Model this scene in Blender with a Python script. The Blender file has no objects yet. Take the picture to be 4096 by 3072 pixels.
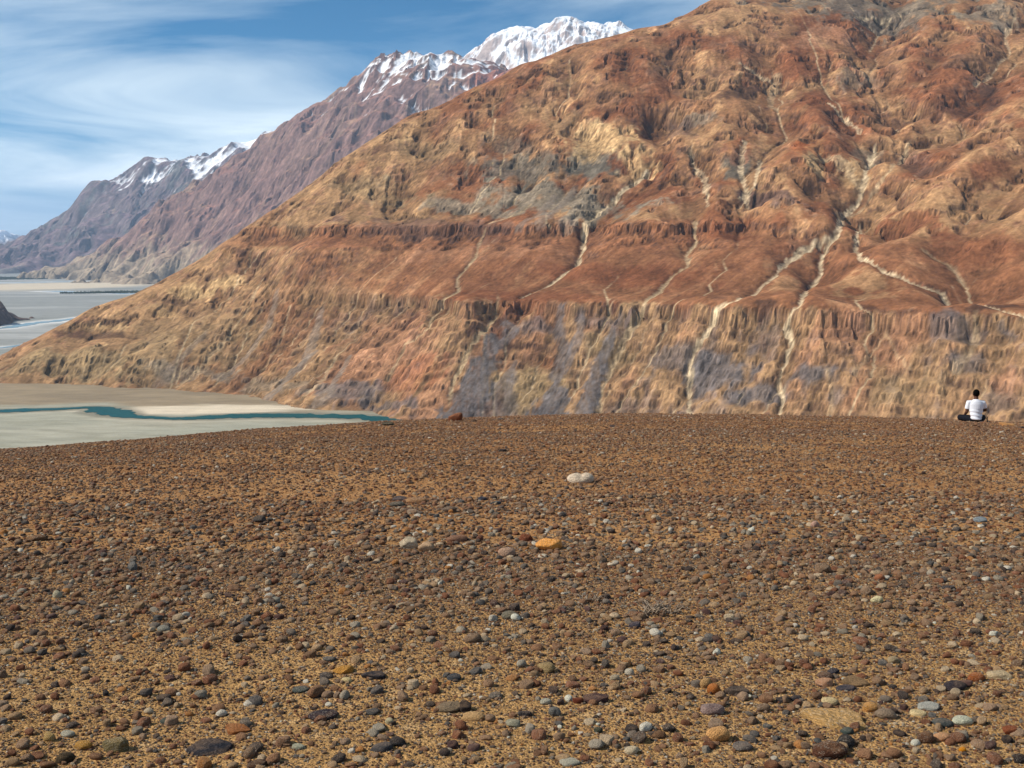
import bpy, bmesh, math, random
import numpy as np
from mathutils import Vector, Matrix, Euler

random.seed(7)
scene = bpy.context.scene
COL = scene.collection

# ---------------------------------------------------------------- camera
cam_d = bpy.data.cameras.new('camera')
cam = bpy.data.objects.new('camera', cam_d)
COL.objects.link(cam)
cam.location = (0, 0, 1.6)
cam.rotation_euler = (math.radians(90 - 6.957), 0, 0)
cam_d.sensor_width = 36.0
cam_d.lens = 36.0 * 4392 / 4096
cam_d.clip_start = 0.1
cam_d.clip_end = 200000
scene.camera = cam

# ---------------------------------------------------------------- sky
SUN_EL = 41.0
SUN_AZ = -95.0            # degrees clockwise from the view direction (+Y): from the left
world = bpy.data.worlds.new('World')
scene.world = world
world.use_nodes = True
wt = world.node_tree
wt.nodes.clear()
def wn(t, **k):
    n = wt.nodes.new(t)
    for a, v in k.items():
        setattr(n, a, v)
    return n
w_out = wn('ShaderNodeOutputWorld')
w_bg = wn('ShaderNodeBackground')
w_bg.inputs['Strength'].default_value = 0.073
sky = wn('ShaderNodeTexSky', sky_type='NISHITA', sun_disc=False)
sky.sun_elevation = math.radians(SUN_EL)
sky.sun_rotation = math.radians(SUN_AZ)
sky.altitude = 3400
sky.air_density = 1.0
sky.dust_density = 0.15
sky.ozone_density = 2.5
# high thin cloud: noise on a flat layer seen in perspective
geo = wn('ShaderNodeTexCoord')
sep = wn('ShaderNodeSeparateXYZ')
wt.links.new(geo.outputs['Generated'], sep.inputs[0])
zc = wn('ShaderNodeMath', operation='MAXIMUM'); zc.inputs[1].default_value = 0.0
wt.links.new(sep.outputs['Z'], zc.inputs[0])
za = wn('ShaderNodeMath', operation='ADD'); za.inputs[1].default_value = 0.13
wt.links.new(zc.outputs[0], za.inputs[0])
dx = wn('ShaderNodeMath', operation='DIVIDE'); dy = wn('ShaderNodeMath', operation='DIVIDE')
wt.links.new(sep.outputs['X'], dx.inputs[0]); wt.links.new(za.outputs[0], dx.inputs[1])
wt.links.new(sep.outputs['Y'], dy.inputs[0]); wt.links.new(za.outputs[0], dy.inputs[1])
cmb = wn('ShaderNodeCombineXYZ')
wt.links.new(dx.outputs[0], cmb.inputs['X']); wt.links.new(dy.outputs[0], cmb.inputs['Y'])
mp = wn('ShaderNodeMapping')
mp.inputs['Rotation'].default_value = (0, 0, math.radians(-24))
mp.inputs['Location'].default_value = (11.1, 7.9, 0)
mp.inputs['Scale'].default_value = (0.42, 0.62, 1)
wt.links.new(cmb.outputs[0], mp.inputs['Vector'])
cn = wn('ShaderNodeTexNoise'); cn.inputs['Scale'].default_value = 1.6; cn.inputs['Detail'].default_value = 8
cn.inputs['Roughness'].default_value = 0.56; cn.inputs['Distortion'].default_value = 0.6
wt.links.new(mp.outputs[0], cn.inputs['Vector'])
cr = wn('ShaderNodeValToRGB')
cr.color_ramp.elements[0].position = 0.33; cr.color_ramp.elements[0].color = (0, 0, 0, 1)
cr.color_ramp.elements[1].position = 0.74; cr.color_ramp.elements[1].color = (1, 1, 1, 1)
wt.links.new(cn.outputs['Fac'], cr.inputs[0])
zb = wn('ShaderNodeMath', operation='ADD'); zb.inputs[1].default_value = 0.10
wt.links.new(zc.outputs[0], zb.inputs[0])
slant = wn('ShaderNodeMath', operation='DIVIDE'); slant.use_clamp = True; slant.inputs[0].default_value = 0.19   # a thin veil is seen edge-on low in the sky
wt.links.new(zb.outputs[0], slant.inputs[1])
cm = wn('ShaderNodeMath', operation='MULTIPLY')
wt.links.new(cr.outputs[0], cm.inputs[0]); wt.links.new(slant.outputs[0], cm.inputs[1])
mix = wn('ShaderNodeMix', data_type='RGBA', blend_type='MIX')
wt.links.new(cm.outputs[0], mix.inputs[0])
hs = wn('ShaderNodeHueSaturation'); hs.inputs['Hue'].default_value = 0.49; hs.inputs['Saturation'].default_value = 1.7; hs.inputs['Value'].default_value = 1.0
wt.links.new(sky.outputs[0], hs.inputs['Color'])
wt.links.new(hs.outputs[0], mix.inputs[6])
mix.inputs[7].default_value = (16.5, 17.6, 17.0, 1)
wt.links.new(mix.outputs[2], w_bg.inputs['Color'])
wt.links.new(w_bg.outputs[0], w_out.inputs['Surface'])

# ---------------------------------------------------------------- sun, exposure
sun_d = bpy.data.lights.new('sun', 'SUN')
sun_d.energy = 5.0
sun_d.angle = math.radians(0.53)
sun_d.color = (1.0, 0.93, 0.82)
sun = bpy.data.objects.new('sun', sun_d)
COL.objects.link(sun)
_e, _a = math.radians(SUN_EL), math.radians(SUN_AZ)
to_sun = Vector((math.cos(_e) * math.sin(_a), math.cos(_e) * math.cos(_a), math.sin(_e)))
sun.rotation_euler = to_sun.to_track_quat('Z', 'Y').to_euler()
scene.view_settings.view_transform = 'Standard'
scene.view_settings.look = 'None'
scene.view_settings.gamma = 1.0
scene.view_settings.use_curve_mapping = False
scene.view_settings.exposure = 0.3
scene.render.engine = 'CYCLES'
scene.cycles.max_bounces = 5
scene.cycles.volume_bounces = 1

# ---------------------------------------------------------------- tables (metres, world space)
MAIN_CTRL = [
 (-1173.9, 2500.0, -295.4),
 (-1191.7, 2540.0, -281.4),
 (-1083.9, 2490.0, -298.8),
 (-1108.4, 2555.0, -234.9),
 (-1140.2, 2630.0, -228.0),
 (-960.1, 2465.0, -299.2),
 (-983.6, 2535.0, -227.2),
 (-1019.6, 2630.0, -217.7),
 (-797.3, 2400.0, -296.8),
 (-820.4, 2480.0, -218.9),
 (-852.6, 2580.0, -205.9),
 (-546.3, 2270.0, -297.0),
 (-597.5, 2500.0, -185.2),
 (-646.0, 2720.0, -59.6),
 (-256.0, 2030.0, -298.4),
 (-270.6, 2160.0, -204.3),
 (-342.4, 2780.0, 125.7),
 (-21.0, 1900.0, -298.2),
 (-21.8, 1985.0, -201.3),
 (-29.9, 2790.0, 249.3),
 (187.6, 1800.0, -300.0),
 (193.7, 1870.0, -211.1),
 (266.8, 2640.0, 235.9),
 (428.6, 1610.0, -293.8),
 (446.1, 1690.0, -190.6),
 (628.4, 2440.0, 218.2),
 (725.5, 2840.0, 439.2),
 (843.9, 3330.0, 728.8),
 (896.6, 3550.0, 874.6),
 (563.0, 1520.0, -284.4),
 (587.3, 1600.0, -180.4),
 (841.6, 2350.0, 210.2),
 (980.5, 2760.0, 426.9),
 (1138.3, 3230.0, 706.9),
 (668.6, 1410.0, -280.3),
 (705.1, 1500.0, -189.8),
 (1025.6, 2240.0, 200.4),
 (1203.5, 2650.0, 409.9),
 (1392.1, 3090.0, 676.4),
 (1503.3, 3350.0, 839.5),
 (-93.8, 2082.9, -102.8),
 (-97.1, 2157.9, -90.9),
 (-91.4, 2020.9, -168.8),
 (-22.9, 2096.1, -103.4),
 (-23.7, 2171.1, -91.4),
 (-22.3, 2034.1, -169.9),
 (47.8, 2061.0, -101.1),
 (49.5, 2136.0, -89.3),
 (46.6, 1999.0, -166.4),
 (115.7, 2019.0, -98.5),
 (119.9, 2094.0, -87.0),
 (112.6, 1957.0, -162.3),
 (182.7, 1998.9, -96.9),
 (189.4, 2073.9, -85.6),
 (177.8, 1936.9, -160.1),
 (246.4, 1963.4, -95.3),
 (255.6, 2038.4, -84.2),
 (239.6, 1901.4, -157.2),
 (304.8, 1909.7, -93.0),
 (316.5, 1984.7, -82.3),
 (296.2, 1847.7, -153.1),
 (363.5, 1876.4, -91.7),
 (377.7, 1951.4, -81.3),
 (353.0, 1814.4, -150.7),
 (419.9, 1843.1, -90.4),
 (436.6, 1918.1, -80.2),
 (407.5, 1781.1, -148.2),
 (468.8, 1789.5, -88.1),
 (488.0, 1864.5, -78.3),
 (454.4, 1727.5, -144.1),
 (521.1, 1760.0, -88.2),
 (542.9, 1835.0, -78.7),
 (504.9, 1698.0, -143.1),
 (574.5, 1739.7, -88.7),
 (598.8, 1814.7, -79.4),
 (556.3, 1677.7, -142.9),
 (618.6, 1697.4, -88.1),
 (645.3, 1772.4, -79.2),
 (598.4, 1635.4, -140.8),
 (661.9, 1660.3, -90.4),
 (691.2, 1735.3, -82.0),
 (639.8, 1598.3, -141.7),
 (709.9, 1639.8, -93.6),
 (741.7, 1714.8, -85.4),
 (685.9, 1577.8, -144.0),
 (747.9, 1600.9, -95.4),
 (782.3, 1675.9, -87.7),
 (721.9, 1538.9, -144.4),
 (798.3, 1592.3, -94.8),
 (835.2, 1667.3, -87.2),
 (770.4, 1530.3, -143.6),
 (-475.4, 2640.0, 34.1),
 (-465.3, 2578.0, -15.8),
 (-486.1, 2702.0, 56.0),
 (-382.4, 2616.0, 40.8),
 (-374.2, 2554.0, -8.7),
 (-391.1, 2678.0, 62.7),
 (-290.7, 2588.0, 47.0),
 (-284.4, 2526.0, -2.2),
 (-297.3, 2650.0, 68.8),
 (-200.2, 2552.0, 52.0),
 (-195.8, 2490.0, 3.4),
 (-204.9, 2614.0, 73.6),
 (-112.3, 2516.0, 56.8),
 (-109.8, 2454.0, 8.8),
 (-114.9, 2578.0, 78.3),
 (-26.8, 2480.0, 61.5),
 (-26.2, 2418.0, 14.1),
 (-27.5, 2542.0, 82.8),
 (56.0, 2435.0, 61.4),
 (54.7, 2373.0, 14.8),
 (57.3, 2497.0, 82.4),
 (135.7, 2390.0, 61.3),
 (132.5, 2328.0, 15.5),
 (139.1, 2452.0, 81.9),
 (212.4, 2345.0, 61.1),
 (207.3, 2283.0, 16.1),
 (217.8, 2407.0, 81.4),
 (287.3, 2310.0, 62.0),
 (280.2, 2248.0, 17.7),
 (294.7, 2372.0, 82.2),
 (-1227.9, 2620.0, -266.8),
 (-1206.6, 2660.0, -239.7),
 (-1167.7, 2690.0, -215.4),
 (-1112.4, 2720.0, -178.0),
 (-1059.8, 2750.0, -146.2),
 (-1014.2, 2780.0, -127.6),
 (-927.3, 2800.0, -96.8),
 (-867.4, 2830.0, -68.4),
 (-807.7, 2860.0, -27.3),
 (-755.8, 2880.0, 19.7),
 (-682.6, 2890.0, 68.2),
 (-499.4, 2980.0, 213.7),
 (-371.9, 3040.0, 304.8),
 (-307.5, 3080.0, 355.9),
 (-33.8, 3180.0, 498.5),
 (180.5, 3240.0, 584.6),
 (326.3, 3270.0, 623.6),
 (415.2, 3290.0, 644.3),
 (490.1, 3310.0, 682.1),
 (591.0, 3350.0, 733.1),
 (-1227.9, 3270.0, -596.8),
 (-1206.6, 3310.0, -569.7),
 (-1167.7, 3340.0, -545.4),
 (-1112.4, 3370.0, -508.0),
 (-1059.8, 3400.0, -476.2),
 (-1014.2, 3430.0, -457.6),
 (-927.3, 3450.0, -426.8),
 (-867.4, 3480.0, -398.4),
 (-807.7, 3510.0, -357.3),
 (-755.8, 3530.0, -310.3),
 (-682.6, 3540.0, -261.8),
 (-499.4, 3630.0, -116.3),
 (-371.9, 3690.0, -25.2),
 (-307.5, 3730.0, 25.9),
 (-33.8, 3830.0, 168.5),
 (180.5, 3890.0, 254.6),
 (326.3, 3920.0, 293.6),
 (415.2, 3940.0, 314.3),
 (490.1, 3960.0, 352.1),
 (591.0, 4000.0, 403.1),
 (1150.0, 1230.0, -300.0),
 (1300.0, 1450.0, -90.0),
 (1450.0, 1750.0, 5.0),
 (1750.0, 2150.0, 250.0),
 (1760.0, 3000.0, 740.0),
 (1760.0, 3600.0, 780.0),
 (-1420.0, 2430.0, -335.0),
 (-1500.0, 2700.0, -335.0),
 (-1350.0, 2950.0, -335.0),
 (-1100.0, 3250.0, -330.0),
 (-1560.0, 2200.0, -340.0),
 (-1560.0, 3800.0, -340.0),
 (-700.0, 3700.0, -320.0),
 (-1200.0, 2200.0, -335.0),
 (-700.0, 1900.0, -335.0),
 (-200.0, 1600.0, -340.0),
 (300.0, 1400.0, -340.0),
 (700.0, 1180.0, -340.0),
 (200.0, 3850.0, 150.0),
 (800.0, 3900.0, 350.0),
 (-250.0, 3800.0, -60.0),
]
VALLEYS = [
 ([(1157.6, 3396.0, 87.0), (905.1, 2854.0, 100.7), (874.6, 2600.0, 114.4), (768.5, 2384.0, 120.0), (691.7, 2212.0, 120.0), (623.3, 2124.0, 106.3), (578.1, 2060.0, 89.1), (546.5, 1974.0, 72.0)], 48.0),
 ([(663.0, 2962.0, 61.6), (649.0, 2778.0, 75.2), (617.2, 2608.0, 85.0), (533.0, 2450.0, 85.0), (494.9, 2340.0, 70.1), (460.1, 2266.0, 55.2)], 34.0),
 ([(432.3, 2998.0, 68.9), (412.4, 2850.0, 81.5), (346.4, 2718.0, 94.2), (303.2, 2544.0, 95.0), (204.5, 2444.0, 91.0), (156.6, 2380.0, 81.1), (146.3, 2296.0, 71.2)], 38.0),
 ([(1436.0, 3108.0, 68.9), (1328.3, 2942.0, 81.5), (1208.8, 2770.0, 94.2), (1053.7, 2588.0, 95.0), (888.7, 2380.0, 94.2), (767.4, 2264.0, 92.2), (699.4, 2188.0, 90.2)], 42.0),
 ([(154.6, 3006.0, 54.4), (162.0, 2892.0, 69.4), (183.2, 2716.0, 75.0), (147.3, 2608.0, 65.2), (132.9, 2550.0, 48.8)], 28.0),
 ([(-45.5, 3012.0, 47.1), (-37.5, 2904.0, 64.5), (19.8, 2764.0, 61.2), (30.9, 2650.0, 42.2)], 24.0),
 ([(437.5, 2682.0, 47.1), (425.3, 2602.0, 60.1), (396.7, 2414.0, 65.0), (378.0, 2260.0, 58.9), (358.1, 2196.0, 48.8)], 26.0),
 ([(1049.8, 2234.0, 68.9), (922.0, 2126.0, 87.9), (767.5, 1998.0, 95.0), (759.4, 1882.0, 80.8), (745.4, 1772.0, 57.0)], 32.0),
 ([(-233.7, 3014.0, 47.1), (-226.5, 2914.0, 64.5), (-266.2, 2770.0, 61.2), (-296.1, 2696.0, 42.2)], 22.0),
 ([(-456.8, 2920.0, 39.9), (-446.0, 2846.0, 54.5), (-495.1, 2754.0, 51.8), (-554.7, 2736.0, 35.8)], 18.0),
 ([(827.1, 2940.0, 43.5), (776.7, 2796.0, 59.5), (767.7, 2548.0, 59.5), (770.5, 2408.0, 57.0)], 26.0),
 ([(1130.7, 2922.0, 43.5), (1015.7, 2774.0, 59.5), (914.7, 2652.0, 59.5), (855.5, 2576.0, 57.0)], 26.0),
 ([(623.4, 2662.0, 39.9), (677.9, 2528.0, 54.5), (689.2, 2346.0, 54.5), (693.2, 2234.0, 52.2)], 24.0),
 ([(966.1, 2336.0, 43.5), (873.6, 2280.0, 59.5), (782.1, 2188.0, 57.5), (648.9, 2050.0, 45.0)], 24.0),
 ([(1110.5, 2560.0, 36.2), (1036.7, 2474.0, 50.0), (951.6, 2436.0, 47.5)], 20.0),
 ([(512.3, 2882.0, 36.2), (452.9, 2784.0, 50.0), (360.5, 2734.0, 47.5)], 22.0),
 ([(297.0, 2966.0, 36.2), (323.9, 2848.0, 50.0), (362.7, 2752.0, 47.5)], 20.0),
 ([(47.2, 2948.0, 36.2), (96.7, 2856.0, 50.0), (173.5, 2758.0, 47.5)], 18.0),
 ([(233.7, 1960.0, 26.1), (189.3, 1918.0, 36.0), (150.4, 1860.0, 32.4)], 9.3),
 ([(345.5, 1870.0, 30.4), (306.1, 1830.0, 42.0), (288.2, 1764.0, 37.8)], 10.5),
 ([(473.2, 1804.0, 30.4), (442.1, 1750.0, 42.0), (408.7, 1666.0, 37.8)], 11.8),
 ([(-36.3, 2068.0, 26.1), (-85.8, 1996.0, 36.0), (-110.8, 1946.0, 32.4)], 9.3),
 ([(584.2, 1696.0, 30.4), (527.1, 1600.0, 37.8)], 9.3),
 ([(690.7, 1638.0, 33.4), (619.1, 1536.0, 41.4)], 10.5),
 ([(88.6, 2028.0, 23.2), (66.2, 1894.0, 28.8)], 8.1),
 ([(-162.4, 2114.0, 21.8), (-217.4, 2124.0, 30.0), (-235.6, 2076.0, 24.0)], 6.8),
 ([(-554.2, 2576.0, 23.2), (-597.5, 2500.0, 32.0), (-624.0, 2372.0, 24.0)], 6.8),
 ([(-423.0, 2492.0, 23.2), (-442.4, 2370.0, 32.0), (-467.5, 2272.0, 24.0)], 6.8),
 ([(-696.7, 2672.0, 23.2), (-711.4, 2496.0, 32.0), (-731.8, 2404.0, 24.0)], 5.6),
 ([(-15.6, 2470.0, 29.0), (-80.3, 2400.0, 40.0), (-114.2, 2310.0, 28.0)], 6.2),
 ([(628.7, 1672.0, 26.1), (574.2, 1568.0, 32.4)], 8.1),
 ([(285.9, 1928.0, 24.6), (243.5, 1788.0, 30.6)], 8.1),
 ([(411.9, 1844.0, 24.6), (356.2, 1698.0, 30.6)], 8.1),
 ([(526.3, 1750.0, 24.6), (477.5, 1632.0, 30.6)], 7.4),
 ([(725.2, 1606.0, 26.1), (666.7, 1500.0, 32.4)], 8.1),
 ([(-326.4, 2402.0, 23.2), (-348.9, 2252.0, 32.0), (-366.0, 2132.0, 24.0)], 6.8),
]
CHUTES = [
 ([(814.1, 2508.0, 8.0), (742.0, 2350.0, 7.4), (725.9, 2316.0, 7.1), (674.5, 2272.0, 6.8), (633.1, 2150.0, 6.3), (614.8, 2126.0, 6.1), (602.3, 2122.0, 6.0), (580.9, 2082.0, 5.8), (575.3, 2048.0, 5.5), (548.3, 2016.0, 5.3), (485.7, 1842.0, 4.8), (475.9, 1814.0, 4.6), (459.1, 1808.0, 4.5), (452.4, 1806.0, 4.4), (454.1, 1776.0, 4.2), (440.7, 1756.0, 4.0), (422.8, 1730.0, 3.9), (424.0, 1702.0, 3.7), (412.2, 1676.0, 3.5), (405.7, 1658.0, 3.4)], 'PALE2', 0.95, 5),
 ([(623.1, 2138.0, 6.3), (592.2, 2132.0, 6.3), (558.0, 2116.0, 6.2), (521.5, 2088.0, 6.1), (483.9, 2028.0, 5.9), (446.2, 1986.0, 5.7), (386.5, 1888.0, 5.4), (349.3, 1888.0, 5.4), (346.3, 1886.0, 5.3), (327.7, 1870.0, 5.2), (310.3, 1860.0, 5.2), (299.5, 1840.0, 5.1), (296.5, 1818.0, 5.0), (283.9, 1734.0, 4.7)], 'PALE2', 0.85, 4),
 ([(705.3, 2248.0, 5.6), (655.2, 2108.0, 5.0), (634.8, 2012.0, 4.6), (646.0, 1914.0, 4.1), (675.6, 1864.0, 3.8), (721.1, 1842.0, 3.6), (713.6, 1696.0, 3.1), (742.2, 1650.0, 2.8), (759.6, 1610.0, 2.6)], 'PALE2', 0.8, 3),
 ([(314.9, 2588.0, 6.5), (260.0, 2546.0, 6.2), (197.6, 2488.0, 5.9), (158.8, 2430.0, 5.5), (158.7, 2428.0, 5.3), (150.6, 2346.0, 5.0), (129.4, 2268.0, 4.6), (102.0, 2228.0, 4.4), (62.7, 2192.0, 4.2), (21.0, 2154.0, 3.9)], 'PALE2', 0.85, 4),
 ([(380.2, 2312.0, 5.8), (374.1, 2248.0, 5.8), (349.0, 2208.0, 5.8), (340.2, 2132.0, 5.7), (307.8, 2116.0, 5.8), (266.4, 2040.0, 5.7), (246.0, 2016.0, 5.7), (237.0, 1988.0, 5.8), (209.4, 1966.0, 5.8), (190.4, 1942.0, 5.9), (172.1, 1922.0, 5.9), (149.2, 1872.0, 5.9), (144.0, 1834.0, 5.8)], 'PALE', 0.8, 4),
 ([(-27.8, 2104.0, 3.4), (-36.8, 2096.0, 3.7), (-60.1, 2058.0, 3.9), (-82.7, 2034.0, 4.2), (-90.7, 2012.0, 4.5), (-104.5, 1990.0, 4.8), (-111.5, 1958.0, 5.0), (-115.2, 1918.0, 5.2)], 'PALE', 0.85, 3),
 ([(-60.6, 2490.0, 3.4), (-71.5, 2476.0, 3.6), (-79.8, 2400.0, 3.6), (-114.6, 2340.0, 3.7), (-108.3, 2272.0, 3.7), (-142.1, 2232.0, 3.8), (-159.6, 2204.0, 3.9), (-165.5, 2154.0, 4.0), (-210.0, 2164.0, 4.1), (-228.3, 2122.0, 4.2), (-238.5, 2102.0, 4.3)], 'PALE', 0.6, 3),
 ([(-603.8, 2652.0, 3.6), (-618.0, 2578.0, 4.2), (-641.6, 2534.0, 4.8), (-651.7, 2498.0, 5.5), (-694.9, 2432.0, 6.0), (-733.6, 2388.0, 6.5)], 'PALE', 0.6, 2),
 ([(-546.8, 2562.0, 2.9), (-551.4, 2490.0, 4.9), (-587.6, 2422.0, 6.8), (-634.1, 2380.0, 8.7)], 'GREY', 0.6, 2),
 ([(-505.6, 2498.0, 4.6), (-509.6, 2442.0, 5.6), (-529.2, 2380.0, 6.5), (-553.7, 2326.0, 7.4)], 'PALE', 0.5, 2),
 ([(-413.9, 2316.0, 3.2), (-457.8, 2278.0, 7.8), (-493.5, 2210.0, 12.1)], 'GREY', 0.8, 2),
 ([(-362.3, 2270.0, 3.1), (-390.5, 2160.0, 6.4), (-418.9, 2124.0, 9.7)], 'PALE', 0.5, 2),
 ([(-332.4, 2242.0, 3.1), (-352.8, 2142.0, 6.8), (-373.8, 2090.0, 10.5)], 'GREY', 0.7, 2),
 ([(-425.7, 2452.0, 5.6), (-428.1, 2388.0, 6.5), (-432.4, 2312.0, 7.4)], 'GREY', 0.6, 2),
 ([(-710.5, 2536.0, 3.5), (-747.4, 2460.0, 7.3), (-778.2, 2410.0, 11.0)], 'GREY', 0.5, 1),
 ([(-38.9, 2056.0, 5.6), (-35.8, 2032.0, 11.1), (-58.1, 1982.0, 16.2), (-85.2, 1942.0, 21.2), (-106.3, 1906.0, 26.0)], 'BLUEG', 0.95, 3),
 ([(-8.5, 2074.0, 6.6), (5.6, 2052.0, 6.1), (-27.0, 2036.0, 5.6)], 'BLUEG', 0.8, 1),
 ([(77.7, 1924.0, 3.5), (68.5, 1900.0, 18.0), (60.8, 1860.0, 31.8)], 'BLUEG', 0.9, 1),
 ([(5.5, 1998.0, 2.7), (-12.6, 1962.0, 11.4), (-25.6, 1914.0, 19.6)], 'BLUEG', 0.6, 1),
 ([(175.2, 1964.0, 6.3), (155.9, 1930.0, 9.7), (130.7, 1878.0, 12.8), (112.2, 1838.0, 15.9)], 'BLUEG', 0.85, 3),
 ([(89.6, 2052.0, 5.6), (85.9, 2014.0, 7.0), (95.9, 1978.0, 8.4), (81.1, 1944.0, 9.7)], 'BLUEG', 0.7, 2),
 ([(129.7, 2020.0, 4.6), (118.4, 1980.0, 5.9), (99.4, 1956.0, 7.1)], 'BLUEG', 0.6, 2),
 ([(537.4, 2582.0, 5.9), (506.9, 2482.0, 5.7), (500.7, 2380.0, 5.4), (494.2, 2332.0, 5.3)], 'PALE2', 0.6, 3),
 ([(411.5, 2584.0, 5.3), (430.5, 2486.0, 7.1), (413.7, 2352.0, 8.6)], 'PALE2', 0.6, 2),
 ([(555.5, 2502.0, 4.6), (519.6, 2382.0, 4.3), (482.8, 2356.0, 4.3)], 'PALE2', 0.7, 2),
 ([(953.5, 3154.0, 5.7), (1055.0, 3166.0, 5.3), (1012.5, 3116.0, 4.7), (950.1, 3000.0, 4.1)], 'PALE2', 0.5, 3),
 ([(1349.5, 3044.0, 4.9), (1278.8, 2936.0, 4.7), (1258.6, 2856.0, 4.6), (1198.5, 2786.0, 4.4), (1106.0, 2690.0, 4.3)], 'PALE2', 0.45, 3),
 ([(759.0, 2704.0, 6.2), (792.6, 2630.0, 6.6), (800.1, 2576.0, 7.0)], 'PALE2', 0.6, 2),
 ([(588.6, 2914.0, 6.0), (630.7, 2896.0, 4.6), (668.2, 2862.0, 3.3)], 'PALE2', 0.6, 2),
 ([(684.8, 2444.0, 18.9), (718.8, 2410.0, 13.7), (730.3, 2338.0, 8.5)], 'PALE', 0.6, 2),
 ([(888.8, 2500.0, 5.1), (794.7, 2346.0, 5.3), (761.8, 2322.0, 5.8), (657.6, 2244.0, 6.1)], 'PALE', 0.6, 3),
 ([(670.8, 2874.0, 17.0), (629.6, 2742.0, 11.2), (641.6, 2714.0, 6.2)], 'PALE', 0.5, 2),
 ([(743.7, 1992.0, 10.0), (768.7, 1938.0, 7.5), (769.1, 1860.0, 5.1)], 'PALE', 0.45, 2),
 ([(701.1, 1664.0, 3.0), (696.5, 1646.0, 4.5), (679.4, 1614.0, 5.9), (650.5, 1594.0, 7.3)], 'PALE', 0.45, 2),
 ([(489.6, 1694.0, 3.1), (490.2, 1666.0, 3.8), (479.6, 1638.0, 4.5)], 'PALE', 0.35, 1),
 ([(586.0, 1722.0, 3.1), (555.3, 1696.0, 3.1), (526.6, 1676.0, 3.1)], 'PALE', 0.4, 2),
 ([(586.0, 1722.0, 2.4), (588.1, 1668.0, 2.7), (595.6, 1634.0, 3.0)], 'PALE', 0.4, 2),
 ([(41.3, 2552.0, 4.6), (6.8, 2526.0, 5.8), (-49.7, 2508.0, 6.9)], 'PALE', 0.5, 1),
 ([(98.9, 2560.0, 5.8), (62.8, 2490.0, 6.2), (17.7, 2454.0, 6.7)], 'GREY', 0.6, 1),
 ([(146.5, 2590.0, 5.9), (108.4, 2510.0, 7.4), (61.6, 2442.0, 8.9)], 'GREY', 0.6, 1),
]
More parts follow.
